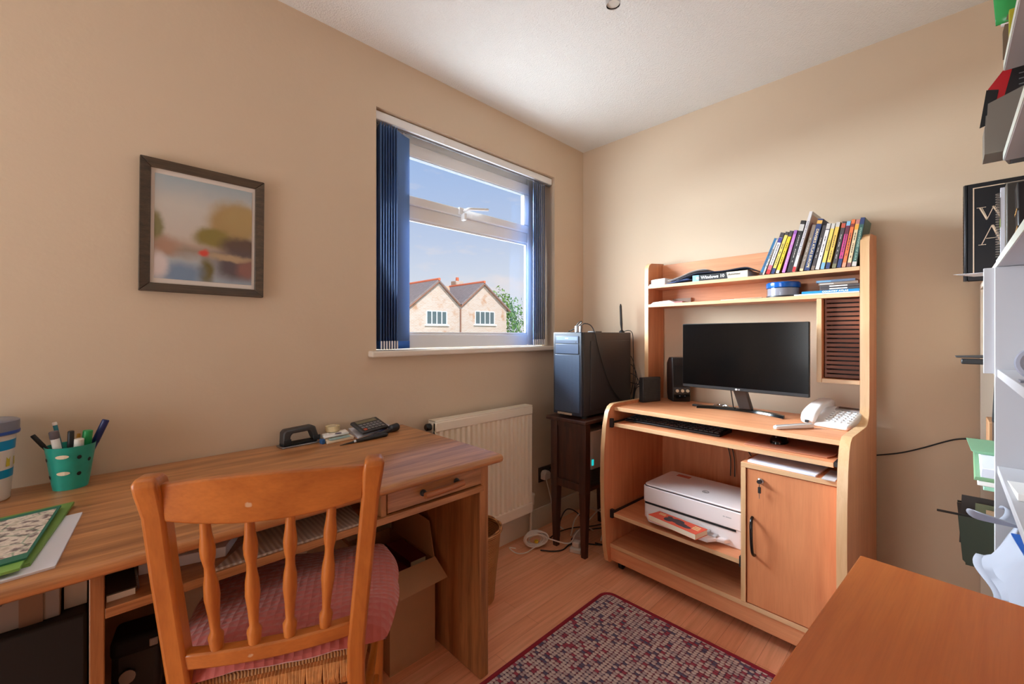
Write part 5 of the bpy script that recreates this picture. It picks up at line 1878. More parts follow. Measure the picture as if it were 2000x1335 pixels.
# monitor
mo = dthing('monitor', 'wide black LG monitor on a crescent stand standing on the worktop', 'monitor', .49, .19, .785)
mf = dbuild(rbox(.247, .768, .222, .240, .887, 1.192), 'housing', M_black, mo, bevel=.003)
M_scr = mat('screen_glass', (4, 4, 5), .16, spec=.3)
dbuild(rbox(.2495, .7655, .2402, .2412, .902, 1.1895), 'screen', M_scr, mf)
lg = dbuild(B().lathe([(0, .2410), (.0042, .2410)], (.494, 0, .8945), 14, axis='y', caps=False), 'logo_disc', M_paper, mf, smooth=False)
dtext('lettering', 'LG', .007, M_lgrey, mf, .505, .2406, .8945, None, .0003)
dbuild(B().hexa([(.478, .13, .797), (.532, .13, .797), (.532, .165, .797), (.478, .165, .797)], [(.462, .195, .915), (.522, .195, .915), (.522, .221, .915), (.462, .221, .915)]), 'neck', M_dgrey, mo, bevel=.006)
cr_ = []
for i in range(25):
    t_ = i / 24
    a = .305 + (.672 - .305) * t_
    q = (2 * t_ - 1)
    cr_.append((a, .125 + .072 * q * q))
outer = [(a, d + .022 + .014 * (1 - (2 * i / 24 - 1) ** 2)) for i, (a, d) in enumerate(cr_)]
bs = B()
vs, fs = [], []
for (a, d), (a2, d2) in zip(cr_, outer):
    vs += [(a, d, .7852), (a2, d2, .7852), (a2, d2 - .004, .797), (a, d + .003, .799)]
for i in range(24):
    for k in range(4):
        fs.append((i * 4 + k, i * 4 + (k + 1) % 4, (i + 1) * 4 + (k + 1) % 4, (i + 1) * 4 + k))
fs += [(0, 1, 2, 3), (99, 98, 97, 96)]
dbuild(bs.add(vs, fs), 'crescent_base', M_gloss, mo, bevel=.0015)
dbuild(B().tube([(.455, .20, .895), (.457, .17, .80), (.457, .06, .787)], .0025, 8), 'cable', M_black, mo)
rm = dsolo(rbox(.262, .325, .150, .172, .7852, .794), 'remote_control', M_black, 'small black remote lying by the left end of the monitor base', 'remote', .29, .16, .785, bevel=.003)
dsolo(B().tube(smooth_path([(.34, .10, .790), (.36, .085, .793), (.39, .10, .790), (.40, .08, .788), (.37, .07, .792), (.345, .09, .789)], 5), .004, 8, True), 'bracelet', M_chrome, 'small silver chain lying behind the monitor base', 'chain', .37, .09, .785)

# speakers
s1 = dthing('small_speaker', 'small black speaker at the left front corner of the worktop', 'speaker', .06, .20, .785)
cs = [(.020, .262), (.050, .268), (.083, .148), (.053, .140)]
dbuild(B().prism(cs, .7855, .915), 'cabinet', mat('speaker_black', (34, 32, 33), .5), s1, bevel=.005, seg=3)
dbuild(B().prism([(.0514, .262), (.0528, .2625), (.0832, .1535), (.0818, .1530)], .793, .908), 'ribbed_grille', stripes('grille', (24, 22, 22), (52, 50, 50), 'Z', 60, .6, 0), s1)
s2 = dthing('black_speaker', 'large black speaker with three pale knobs, partly behind the monitor', 'speaker', .13, .07, .785)
fa, fb_ = (.134, .118), (.200, .054)     # front face, left and right foot
ba_, bb_ = (.050, .030), (.118, -.0)


def mixp(p, q, k):
    return (p[0] + (q[0] - p[0]) * k, p[1] + (q[1] - p[1]) * k)


back_l = (.058, .040)
back_r = (.124, .014)
sv = []
for z, kf, kb in ((.7855, .0, .22), (.82, .0, .06), (.93, .03, .0), (.985, .06, .03), (1.018, .10, .38)):
    L_ = mixp(back_l, fa, kb)
    Rr = mixp(back_r, fb_, kb)
    L2 = mixp(fa, back_l, kf)
    R2 = mixp(fb_, back_r, kf)
    sv += [(*L_, z), (*L2, z), (*R2, z), (*Rr, z)]
sf = []
for i in range(4):
    for k in range(4):
        sf.append((i * 4 + k, i * 4 + (k + 1) % 4, (i + 1) * 4 + (k + 1) % 4, (i + 1) * 4 + k))
sf += [(3, 2, 1, 0), (16, 17, 18, 19)]
dbuild(B().add(sv, sf), 'cabinet', mat('speaker_wood_black', (36, 30, 29), .55), s2, bevel=.004)
fd = Vector((fb_[0] - fa[0], fb_[1] - fa[1], 0)).normalized()
fn = Vector((-fd.y, fd.x, 0))
fn = fn if fn.dot(Vector((.7, .7, 0))) > 0 else -fn
F0 = Vector((fa[0], fa[1], 0))
W_ = math.hypot(fb_[0] - fa[0], fb_[1] - fa[1])


def fq(u, z, off):
    v = F0 + fd * (u * W_) + fn * off
    return (v.x, v.y, z)


dbuild(B().hexa([fq(.04, .788, .0003), fq(.96, .788, .0003), fq(.96, .788, .003), fq(.04, .788, .003)], [fq(.04, .862, .0003), fq(.96, .862, .0003), fq(.96, .862, .003), fq(.04, .862, .003)]), 'control_panel', M_gloss, s2, bevel=.0008)
for u in (.24, .53, .82):
    c_ = Vector(fq(u, .843, .003))
    dbuild(B().tube([c_, c_ + fn * .006], .0082, 16), 'knob', M_cream, s2)
for u in (.38, .68):
    c_ = Vector(fq(u, .816, .003))
    dbuild(B().tube([c_, c_ + fn * .002], .0028, 10), 'jack', M_steel, s2)
dbuild(B().hexa([fq(.08, .87, -.002), fq(.92, .87, -.002), fq(.92, .87, .0012), fq(.08, .87, .0012)], [fq(.10, .975, -.0062), fq(.90, .975, -.0062), fq(.90, .975, -.002), fq(.10, .975, -.002)]), 'grille', M_blackm, s2)

# keyboard, mouse, mat on the tray
TZ = .7127
kb = dthing('keyboard', 'black keyboard on the pull-out tray under the worktop', 'keyboard', .27, .37, TZ)
kbm = dbuild(B().hexa([(.045, .30, TZ), (.500, .30, TZ), (.500, .432, TZ), (.045, .432, TZ)], [(.045, .30, TZ + .022), (.500, .30, TZ + .022), (.500, .432, TZ + .010), (.045, .432, TZ + .010)]), 'body', M_black, kb, bevel=.003)
kk = B()
for r_ in range(5):
    for c_ in range(20):
        zt = TZ + .0215 - (r_ * .024 + .01) * .0909
        kk.box(.052 + c_ * .0221, .052 + c_ * .0221 + .018, .306 + r_ * .0235, .306 + r_ * .0235 + .019, zt, zt + .004)
dbuild(kk, 'keys', M_dgrey, kb, smooth=False)
mm_ = dsolo(B().prism([(.600, .27), (.885, .27), (.885, .42), (.872, .468), (.61, .478)], TZ, TZ + .004), 'mouse_mat', mat('brown_mat', (172, 110, 82), .6), 'brown mouse mat on the right of the pull-out tray', 'mouse mat', .74, .37, TZ, bevel=.001)
ms = dthing('computer_mouse', 'black computer mouse on the brown mat under the worktop', 'mouse', .70, .36, TZ + .0042)


def mouse_fn(u, v):
    a, b_ = math.pi * 2 * u, v * PI / 2
    return (.695 + .030 * math.cos(a) * math.cos(b_) ** .7, .355 + .052 * math.sin(a) * math.cos(b_) ** .7, TZ + .0043 + .034 * math.sin(b_))


dbuild(B().grid(24, 8, mouse_fn), 'shell', M_gloss, ms, angle=80)
dbuild(B().lathe([(.004, -.0025), (.004, .0025)], (.695, .392, TZ + .030), 12, axis='x'), 'wheel', M_dgrey, ms)

# papers in the gap above the cupboard
CT = .6554
dsolo(B().hexa([(.635, .20, CT), (.865, .20, CT), (.850, .522, CT), (.632, .508, CT)], [(.635, .20, CT + .009), (.865, .20, CT + .009), (.850, .522, CT + .006), (.632, .508, CT + .008)]), 'papers', M_paperb, 'sheaf of white papers lying on top of the cupboard below the tray', 'papers', .75, .4, CT, bevel=.001)
dsolo(B().hexa([(.838, .40, CT), (.902, .40, CT), (.898, .535, CT), (.842, .540, CT)], [(.838, .40, CT + .003), (.902, .40, CT + .003), (.898, .535, CT + .002), (.842, .540, CT + .002)]) if False else rbox(.868, .905, .40, .530, CT, CT + .003), 'note', M_lgrey, 'small grey slip at the right end of the cupboard top', 'paper', .88, .45, CT)

# phone
ph = dthing('telephone', 'white corded desk telephone with keypad and screen on the worktop', 'telephone', .85, .20, .785, yaw=R(0))
M_ph = mat('phone_white', (232, 230, 230), .35)
Ph = Matrix.Translation((.846, .205, .7852)) @ Matrix.Rotation(R(10), 4, 'Z')
# base profile runs front (d+) to back
body = B().hexa([(-.070, -.085, 0), (.070, -.085, 0), (.070, .085, 0), (-.070, .085, 0)], [(-.070, -.085, .064), (.070, -.085, .064), (.070, .085, .014), (-.070, .085, .014)])
phb = dbuild(body.xf(Ph), 'base', M_ph, ph, bevel=.008, seg=3)
sl = math.atan2(.05, .17)
Sm = Ph @ Matrix.Translation((0, 0, .039)) @ Matrix.Rotation(-sl, 4, 'X')
dbuild(B().box(-.020, .064, -.082, -.052, .0004, .004).xf(Sm), 'screen_surround', mat('phone_grey', (150, 140, 138), .4), phb, bevel=.001)
dbuild(B().box(-.012, .056, -.075, -.062, .0042, .0050).xf(Sm), 'display', mat('phone_lcd', (74, 62, 50), .2), phb)
for r_ in range(6):
    for c_ in range(4):
        if True:
            dbuild(B().box(-.016 + c_ * .0205, -.016 + c_ * .0205 + .014, -.042 + r_ * .0185, -.042 + r_ * .0185 + .010, .0004, .0045).xf(Sm), 'button', M_ph, phb, bevel=.002)
            dbuild(B().box(-.0125 + c_ * .0205, -.0125 + c_ * .0205 + .006, -.039 + r_ * .0185, -.039 + r_ * .0185 + .003, .0046, .0050).xf(Sm), 'button_mark', M_mgrey, phb, smooth=False)
hs = []
for t_, w_, th_, lift in ((-.112, .046, .030, .030), (-.096, .056, .050, .036), (-.065, .056, .030, .056), (-.0, .052, .026, .060), (.055, .054, .030, .052), (.085, .058, .046, .036), (.100, .050, .034, .028)):
    hs.append((t_, w_, th_, lift))
vs, fs = [], []
NS = 14
for t_, w_, th_, lift in hs:
    for k in range(NS):
        a = 2 * PI * k / NS
        ca_, sa_ = math.cos(a), math.sin(a)
        sx_ = abs(ca_) ** .6 * (1 if ca_ > 0 else -1)
        sz_ = abs(sa_) ** .6 * (1 if sa_ > 0 else -1)
        vs.append((-.060 + sx_ * w_ / 2, t_ * .92, .012 + lift + sz_ * th_ / 2 + (.0 - t_) * .20))
for i in range(len(hs) - 1):
    for k in range(NS):
        fs.append((i * NS + k, i * NS + (k + 1) % NS, (i + 1) * NS + (k + 1) % NS, (i + 1) * NS + k))
fs += [tuple(range(NS - 1, -1, -1)), tuple(range((len(hs) - 1) * NS, len(hs) * NS))]
hsb = dbuild(B().add(vs, fs).xf(Ph), 'handset', M_ph, ph, subsurf=1, angle=180)
dbuild(B().box(-.066, -.054, .092, .097, .012, .022).xf(Ph), 'cord_socket', M_black, ph)
tagbar = dthing('plastic_bar', 'slim white plastic bar lying at the front of the worktop before the telephone', 'plastic bar', .74, .41, .785)
dbuild(B().hexa([(.700, .452, .7852), (.790, .318, .7852), (.806, .330, .7852), (.716, .464, .7852)], [(.700, .452, .798), (.790, .318, .803), (.806, .330, .803), (.716, .464, .798)]), 'bar', M_ph, tagbar, bevel=.005, seg=3)
dbuild(B().tube([(.710, .452, .7990), (.795, .326, .8035)], .002, 6), 'groove_strip', M_lgrey, tagbar)

# printer and book
pr_ = dthing('printer', 'white inkjet printer with an HP mark on the sliding shelf of the desk', 'printer', .37, .30, .277)
PZ0 = .2768
M_pr = mat('printer_white', (240, 236, 238), .4)
dbuild(B().prism(rrect(.146, .600, .155, .440, .022), .352, .424), 'upper_body', M_pr, pr_, bevel=.003)
dbuild(B().prism(rrect(.148, .598, .157, .436, .022), PZ0, .3515), 'lower_body', M_pr, pr_, bevel=.003)
ld = dbuild(B().prism(rrect(.152, .594, .160, .434, .022), .4262, .4345), 'lid', M_pr, pr_, bevel=.003)
dbuild(B().prism(rrect(.150, .596, .158, .436, .022), .4241, .4261), 'lid_seam', M_dgrey, pr_)
dbuild(rbox(.160, .565, .4365, .4385, .343, .354), 'paper_slot', M_blackm, pr_)
rg_ = [(.40 + .013 * math.cos(a), .335 + .013 * math.sin(a), .4347) for a in [2 * PI * k / 24 for k in range(24)]]
lgm = dbuild(B().tube(rg_, .0014, 6, True), 'round_logo', M_mgrey, ld)
a0_, d0_, z0_ = ORG[pr_.name]
text('lettering', 'hp', .020, M_mgrey, ld, frame((.40 - a0_, -(.337 - d0_), .4350 - z0_), (1, 0, 0), (0, 1, 0)), .0002, None, 'CENTER', .2)
dbuild(rbox(.205, .270, .190, .222, .4346, .4350), 'orange_sticker', mat('orange_sticker', (206, 112, 96), .5), ld, smooth=False)
dbuild(B().box(.515, .523, .4402, .4406, .392, .396).box(.526, .548, .4402, .4406, .392, .396), 'small_print', M_lgrey, pr_, smooth=False)
dbuild(B().prism([(.165, .437), (.545, .437), (.530, .462), (.500, .470), (.478, .505), (.215, .505), (.185, .470)], PZ0 + .014, PZ0 + .030), 'output_tray', M_pr, pr_, bevel=.004)
dbuild(B().box(.455, .50, .442, .470, PZ0 + .0302, PZ0 + .036).box(.462, .472, .448, .462, PZ0 + .0362, PZ0 + .048), 'paper_guide', M_lgrey, pr_, bevel=.002)
ob = dthing('book', 'orange red paperback with dark figures lying on the printer tray', 'book', .34, .475, PZ0 + .031)
obz = PZ0 + .0305
q0 = [(.222, .518), (.452, .551), (.466, .469), (.240, .447)]
obc = dbuild(B().hexa([(*p, obz) for p in q0], [(*p, obz + .0012) for p in q0]).hexa([(*p, obz + .0222) for p in q0], [(*p, obz + .0234) for p in q0]), 'cover', mat('orange_red', (226, 84, 54), .45), ob)
qi = [(p[0] * .985 + .005, p[1]) for p in q0]
dbuild(B().hexa([(*p, obz + .0013) for p in qi], [(*p, obz + .0221) for p in qi]), 'pages', M_cream, ob)


def obp(u, v):
    a = Vector(q0[0]).lerp(Vector(q0[1]), u)
    b_ = Vector(q0[3]).lerp(Vector(q0[2]), u)
    return a.lerp(b_, v)


fg = B()
for u, v, ru, rv in ((.36, .45, .10, .30), (.50, .58, .13, .28), (.62, .40, .12, .20), (.72, .36, .10, .16), (.30, .75, .05, .10)):
    pts_ = []
    for k in range(16):
        a = 2 * PI * k / 16
        p = obp(u + ru * math.cos(a), min(.97, max(.03, v + rv * math.sin(a))))
        pts_.append((p.x, p.y, obz + .0236 + .00005 * u))
    fg.add(pts_, [tuple(range(16))])
dbuild(fg, 'figure_print', mat('dark_print', (58, 40, 48), .5), obc, smooth=False)
tg = B()
for u0, u1, v in ((.06, .20, .80), (.08, .22, .64), (.80, .92, .78), (.80, .94, .62), (.82, .95, .46)):
    c4 = [obp(u0, v - .05), obp(u1, v - .05), obp(u1, v + .05), obp(u0, v + .05)]
    tg.add([(p.x, p.y, obz + .0236) for p in c4], [(0, 1, 2, 3)])
dbuild(tg, 'title_print', mat('yellow_title', (240, 208, 150), .5), obc, smooth=False)
# leads inside the desk
dc = dthing('cable_bundle', 'black leads hanging down inside the desk behind the printer', 'cable', .40, .05, .45)
for pts_ in ([(.36, .03, .69), (.375, .03, .60), (.392, .03, .52), (.395, .04, .44)], [(.385, .03, .69), (.395, .03, .60), (.410, .03, .52), (.415, .04, .44)],
             [(.40, .03, .69), (.43, .03, .62), (.49, .03, .575), (.535, .03, .60), (.545, .03, .69)], [(.46, .03, .69), (.465, .03, .60), (.49, .03, .55), (.53, .03, .50), (.605, .03, .495)]):
    dbuild(B().tube(smooth_path(pts_, 6), .0026, 8), 'lead', M_black, dc)

# ------------------------------------------------------------------ bookcases and shelves on the right wall
M_shelf = mat('white_melamine', (190, 189, 194), .5)
M_shelfe = mat('shelf_edge', (220, 226, 216), .45)
YF, YB = -.086, RY + .001
nc = thing('bookcase', 'white bookcase unit on the right wall nearest the camera', 'bookcase', (1.3, -.21, 0))
rbox(1.548, 1.566, YB, YF + .004, 0, 1.3025).build('side_panel', M_shelf, nc, True, bevel=.001)
rbox(1.030, 1.046, YB, YF - .02, 0, .55).build('side_panel', M_shelf, nc, True, bevel=.001)
for z in (.59, .806, 1.038):
    rbox(1.0465, 1.5475, YB + .004, YF, z, z + .018).build('shelf', M_shelf, nc, True, bevel=.001)
rbox(1.0465, 1.5475, YB, YB + .0038, .0, 1.3025).build('back_panel', M_shelf, nc, True)
rbox(1.556, 1.5665, YF - .02, YF + .022, 1.045, 1.3025).build('door_edge', M_shelf, nc, True, bevel=.001)

fc = thing('bookcase', 'pale bookcase in the far right corner behind the nearer white one', 'bookcase', (1.95, -.21, 0))
M_shelf2 = mat('cream_melamine', (218, 206, 190), .5)
rbox(2.272, 2.290, YB, YF, 0, 1.3025).build('side_panel', M_shelf2, fc, True, bevel=.001)
rbox(1.5672, 1.578, YB, YF - .02, 0, 1.3025).build('side_panel', M_shelf2, fc, True)
rbox(1.5672, 2.290, YB, YF, 1.303, 1.3205).build('top', M_shelf2, fc, True, bevel=.001)
for z in (.08, .438, .724, 1.032):
    rbox(1.5785, 2.2715, YB + .004, YF - .004, z, z + .018).build('shelf', M_shelf2, fc, True, bevel=.001)
rbox(1.5785, 2.2715, YB, YB + .0038, 0, 1.3025).build('back_panel', M_shelf2, fc, True)

for k, (z, xe) in enumerate(((1.304, 1.566), (1.512, 1.385), (1.700, 1.375))):
    xs = 1.02
    t = thing('wall_shelf', ['lowest white wall shelf on the right, level with the top of the bookcases', 'middle white wall shelf on the right, under the grey magazine file', 'top white wall shelf on the right, under the green folder'][k], 'shelf', (1.2, -.21, z))
    rbox(xs, xe, YB, YF, z - .001 + .0005 * (k == 0), z + .017).build('board', M_shelf, t, True, bevel=.001)
    rbox(xs, xe, YF, YF + .0012, z, z + .0165).build('edge_strip', M_shelfe, t, True)
    if k:
        rbox(xs + .12, xs + .138, YB, -.20, z - .06, z - .0012).build('bracket', M_shelf, t, True)

# big black atlas standing on the far bookcase
wa = thing('book', 'large black atlas with gold lettering standing on the far bookcase', 'book', (2.115, -.17, 1.321))
wac = B().box(2.100, 2.103, -.300, -.048, 1.321, 1.645).box(2.131, 2.134, -.300, -.048, 1.321, 1.645)
wac.prism([(2.100, -.052), (2.100, -.044), (2.108, -.0405), (2.126, -.0405), (2.134, -.044), (2.134, -.052)], 1.321, 1.645, 'z')
wcc = wac.build('cover', C('atlas_black', (22, 24, 30), .3), wa, True, bevel=.001)
rbox(2.1035, 2.1305, -.295, -.055, 1.324, 1.640).build('pages', M_cream, wa, True)
M_gold = mat('gold_foil', (206, 182, 160), .4)
bl = B()
for y0, y1, z0, z1 in ((-.29, -.0625, 1.628, 1.631), (-.29, -.0625, 1.334, 1.337), (-.0655, -.0625, 1.337, 1.628), (-.29, -.287, 1.337, 1.628)):
    bl.box(2.0994, 2.0999, y0, y1, z0, z1)
bl.build('gold_border', M_gold, wcc, True, smooth=False)
WL = wa.location


def serif_letter(name, strokes):
    b = B()
    for (y0, z0), (y1, z1), w_ in strokes:
        d = Vector((0, y1 - y0, z1 - z0)).normalized()
        n_ = Vector((0, -d.z, d.y)) * (w_ / 2)
        p, q = Vector((2.0996, y0, z0)), Vector((2.0996, y1, z1))
        b.add([p + n_, p - n_, q - n_, q + n_], [(0, 1, 2, 3)])
    return b.build(name, M_gold, wcc, True, smooth=False)


serif_letter('letter_w', [((-.078, 1.562), (-.094, 1.520), .0038), ((-.0825, 1.562), (-.0955, 1.524), .0012), ((-.094, 1.520), (-.109, 1.562), .0018), ((-.107, 1.562), (-.125, 1.520), .0038), ((-.1115, 1.562), (-.1265, 1.524), .0012), ((-.125, 1.520), (-.140, 1.562), .0018), ((-.071, 1.562), (-.092, 1.562), .0016), ((-.132, 1.562), (-.148, 1.562), .0016)])
serif_letter('letter_a', [((-.105, 1.500), (-.082, 1.438), .0020), ((-.105, 1.500), (-.126, 1.438), .0044), ((-.1085, 1.500), (-.1295, 1.440), .0012), ((-.092, 1.458), (-.119, 1.458), .0016), ((-.075, 1.438), (-.092, 1.438), .0016), ((-.117, 1.438), (-.136, 1.438), .0016)])
sp_b = B()
zc = 1.61
while zc > 1.36:
    L_ = random.uniform(.005, .012)
    sp_b.box(2.112, 2.122, -.0403, -.0399, zc - L_, zc)
    zc -= L_ + .004
sp_b.build('spine_print', C('bronze', (120, 84, 66)), wcc, True, smooth=False)
tag(B().hexa([(1.86, -.015, 1.3212), (1.96, -.060, 1.3212), (1.98, -.25, 1.3212), (1.84, -.25, 1.3212)], [(1.86, -.015, 1.3222), (1.96, -.060, 1.3222), (1.98, -.25, 1.3222), (1.84, -.25, 1.3222)]).build('paper_sheet', M_paperb, smooth=False),
    'thin pale sheet sticking out at the foot of the black atlas', 'paper')

# books on the lowest wall shelf
LZ = 1.3217
sn = thing('notebook', 'wire bound notebook upright at the end of the lowest wall shelf', 'notebook', (1.52, -.17, LZ))
rbox(1.545, 1.556, -.27, -.092, LZ, 1.482).build('pages', M_cream, sn, True)
sb = B()
for k in range(26):
    z = LZ + .006 + k * .006
    sb.tube([(1.5505 + .0075 * math.cos(a), -.0895 + .006 * math.sin(a), z) for a in [2 * PI * j / 10 for j in range(10)]], .0009, 5, True)
sb.build('wire_binding', M_steel, sn, True)
wp = thing('booklet', 'white and green striped booklet upright beside the wire bound notebook', 'booklet', (1.53, -.17, LZ))
rbox(1.531, 1.539, -.27, -.090, LZ, 1.488).build('pages', M_paperb, wp, True)
rbox(1.5305, 1.5395, -.0898, -.0893, 1.395, 1.415).build('green_band', C('lime_band', (140, 170, 60)), wp, True, smooth=False)
rbox(1.5305, 1.5395, -.0898, -.0893, 1.415, 1.465).build('dark_band', c_gr, wp, True, smooth=False)
rbn = thing('ring_binder', 'glossy clear fronted binder of brown pages on the lowest wall shelf', 'binder', (1.49, -.19, LZ))
rbox(1.490, 1.522, -.30, -.096, LZ, 1.488).build('cover', C('brown_pages', (132, 116, 100), .4), rbn, True, bevel=.003)
rbox(1.4885, 1.4898, -.30, -.094, LZ, 1.490).build('clear_front', M_clear, rbn, True)
rb2 = thing('ring_binder', 'black binder with gold bands leaning on the lowest wall shelf', 'binder', (1.44, -.19, LZ))
Ml = Matrix.Translation((1.445, 0, LZ)) @ Matrix.Rotation(R(10), 4, 'Y')
B().box(-.030, .012, -.30, -.108, .0055, .150).xf(Ml).build('cover', C('binder_black', (34, 30, 32), .35), rb2, True, bevel=.003)
for z in (.045, .085):
    B().box(-.0305, .0125, -.1078, -.1072, z, z + .005).xf(Ml).build('gold_band', C('binder_gold', (196, 150, 84), .4), rb2, True, smooth=False)

# magazine file, red-black box on the middle wall shelf
MZ = 1.5295
gf2 = thing('magazine_file', 'grey magazine file overhanging the end of the middle wall shelf', 'magazine file', (1.40, -.17, MZ))
w_ = B()
pf = [(-.058, MZ), (-.30, MZ), (-.30, MZ + .20), (-.063, MZ + .108)]
w_.prism(pf, 1.372, 1.3745, 'x').prism(pf, 1.4455, 1.448, 'x')
w_.box(1.3745, 1.4455, -.0605, -.058, MZ, MZ + .060).box(1.3745, 1.4455, -.30, -.2975, MZ, MZ + .2).box(1.3745, 1.4455, -.2975, -.0605, MZ, MZ + .0025)
w_.build('file_walls', C('file_grey', (122, 116, 108), .5), gf2, True)
for i in range(4):
    tag(B().hexa([(1.378 + i * .014, -.29, MZ + .0028), (1.388 + i * .014, -.29, MZ + .0028), (1.388 + i * .014, -.085 - .006 * i, MZ + .0028), (1.378 + i * .014, -.085 - .006 * i, MZ + .0028)],
                 [(1.378 + i * .014, -.29, MZ + .150), (1.388 + i * .014, -.29, MZ + .150), (1.388 + i * .014, -.095 - .006 * i, MZ + .118), (1.378 + i * .014, -.095 - .006 * i, MZ + .118)]).build('magazine', [M_paper, M_lgrey, M_paperb, M_dgrey][i], bevel=.001),
        ['white magazine in the grey file, nearest the camera', 'light grey magazine second in the grey file', 'bluish white magazine third in the grey file', 'dark magazine at the back of the grey file'][i], 'magazine', 'magazines in the grey file')
rbk = thing('software_box', 'black and red cardboard box tilted behind the grey magazine file', 'box', (1.47, -.17, MZ))
B().prism([(-.094, 1.740), (-.066, 1.698), (-.084, 1.560), (-.10, 1.5297), (-.29, 1.5297), (-.29, 1.742)], 1.452, 1.492, 'x').build('carton', C('box_black', (36, 32, 36), .4), rbk, True, bevel=.001)
B().add([(1.4515, y, z) for y, z in ((-.094, 1.740), (-.066, 1.698), (-.083, 1.692), (-.077, 1.655), (-.086, 1.650), (-.104, 1.739))], [(0, 1, 2, 3, 4, 5)]).build('red_panel', C('box_red', (190, 24, 36), .4), rbk, True, smooth=False)
B().hexa([(1.449, -.064, 1.697), (1.449, -.082, 1.690), (1.449, -.072, 1.620), (1.449, -.0535, 1.614)], [(1.4515, -.064, 1.697), (1.4515, -.082, 1.690), (1.4515, -.072, 1.620), (1.4515, -.0535, 1.614)]).build('open_flap', M_blackm, rbk, True)
pb_ = B()
for i in range(4):
    z = 1.715 - i * .012
    pb_.box(1.4512, 1.4517, -.150, -.112 + .003 * i * 0, z, z + .002)
pb_.build('grey_print', M_mgrey, rbk, True, smooth=False)

# on the top wall shelf
TZ2 = 1.7175
gfd = thing('document_wallet', 'green plastic wallet bent over the edge of the top wall shelf', 'wallet', (1.36, -.16, TZ2))
vs = []
for i in range(9):
    u = i / 8
    for j in range(7):
        v = j / 6
        vs.append((1.352 + .02 * v + .006 * math.sin(u * 3), -.073 - u * .19 + .006 * v, 1.790 + v * .13 + .004 * math.sin(u * 6) - .012 * u))
B().add(vs, [(i * 7 + j, i * 7 + j + 1, (i + 1) * 7 + j + 1, (i + 1) * 7 + j) for i in range(8) for j in range(6)]).build('green_plastic', C('green_wallet', (44, 150, 76), .3), gfd, True, solid=.004)
B().add(*[[(1.3505, -.080, 1.789), (1.3505, -.2, 1.780), (1.356, -.2, 1.776), (1.356, -.080, 1.785)], [(0, 1, 2, 3)]]).build('clear_edge', C('clear_edge', (206, 196, 190), .3), gfd, True, solid=.001)
tag(B().prism([(-.083, TZ2), (-.0825, TZ2 + .055), (-.089, TZ2 + .088), (-.28, TZ2 + .088), (-.28, TZ2)], 1.352, 1.362, 'x').build('brown_card', C('brown_card', (120, 100, 80), .7)), 'brown card file upright under the green wallet', 'file')
tag(rbox(1.335, 1.350, -.29, -.092, TZ2, TZ2 + .070).build('dark_folder', C('dark_folder', (44, 38, 40), .5), bevel=.001), 'dark folder upright beside the brown card file on the top wall shelf', 'folder')
tag(rbox(1.318, 1.332, -.29, -.089, TZ2, TZ2 + .080).build('yellow_book', C('acid_yellow', (164, 158, 30), .5), bevel=.001), 'yellow green book edge on the top wall shelf', 'book')
tag(B().tube([(1.12, -.13, TZ2 - .0255), (1.16, -.13, TZ2 - .0255)], .004, 8).build('paper_roll', M_paper) if False else rbox(1.20, 1.30, -.25, -.11, TZ2, TZ2 + .03).build('paper_stack', M_paper), 'stack of white papers on the top wall shelf', 'papers')

# far bookcase contents
FZ = .7421
st = thing('stapler', 'black long arm stapler sticking out of the far bookcase', 'stapler', (1.95, -.06, 1.0502))
rbox(1.885, 1.925, -.20, -.032, 1.0502, 1.066).build('base', M_black, st, True, bevel=.003)
B().hexa([(1.89, -.20, 1.0705), (1.92, -.20, 1.0705), (1.92, -.022, 1.069), (1.89, -.022, 1.069)], [(1.89, -.20, 1.086), (1.92, -.20, 1.086), (1.92, -.018, 1.0745), (1.89, -.018, 1.0745)]).build('arm', M_dgrey, st, True, bevel=.002)
rbox(1.895, 1.915, -.20, -.16, 1.0662, 1.0703).build('hinge', M_steel, st, True)
for k, (y0, z0, z1, m_, lab) in enumerate(((-.066, .7422, .752, C('mint_folder', (150, 206, 180), .5), 'pale mint folder at the bottom of the pile in the far bookcase'),
                                       (-.056, .7525, .764, M_paper, 'white papers between green folders in the far bookcase'),
                                       (-.050, .7645, .774, C('sage_folder', (120, 160, 120), .5), 'sage green folder in the middle of the pile in the far bookcase'),
                                       (-.0615, .7745, .798, M_paperb, 'white letters on top of the folder pile in the far bookcase'))):
    tag(B().hexa([(1.60, -.33, z0), (2.0, -.33, z0), (2.02, y0 - .01, z0), (1.62, y0, z0)], [(1.60, -.33, z1), (2.0, -.33, z1), (2.02, y0 - .012, z1), (1.62, y0 - .002, z1)]).build('folder' if k % 2 == 0 else 'papers', m_, bevel=.001), lab, 'folder' if k % 2 == 0 else 'papers')
tag(B().hexa([(1.80, -.060, .7985), (1.99, -.05, .7985), (2.0, -.044, .808), (1.80, -.050, .806)] , [(1.80, -.32, .7985), (1.99, -.32, .7985), (1.99, -.32, .812), (1.80, -.32, .812)]).build('green_folder', C('leaf_folder', (120, 166, 132), .5), bevel=.001), 'green folder lying uppermost on the pile in the far bookcase', 'folder')
tag(B().hexa([(2.0, -.100, .866), (2.012, -.100, .866), (2.012, -.30, .866), (2.0, -.30, .866)], [(2.04, -.108, 1.010), (2.052, -.108, 1.010), (2.052, -.30, 1.010), (2.04, -.30, 1.010)]).build('tablet', M_blackm, bevel=.003), 'dark tablet leaning in the far bookcase above the brown box', 'tablet')
bbx = thing('cardboard_box', 'small brown box under the dark tablet in the far bookcase', 'box', (2.12, -.2, .7425))
rbox(2.06, 2.20, -.31, -.096, .7425, .856).build('carton', M_card, bbx, True, bevel=.002)
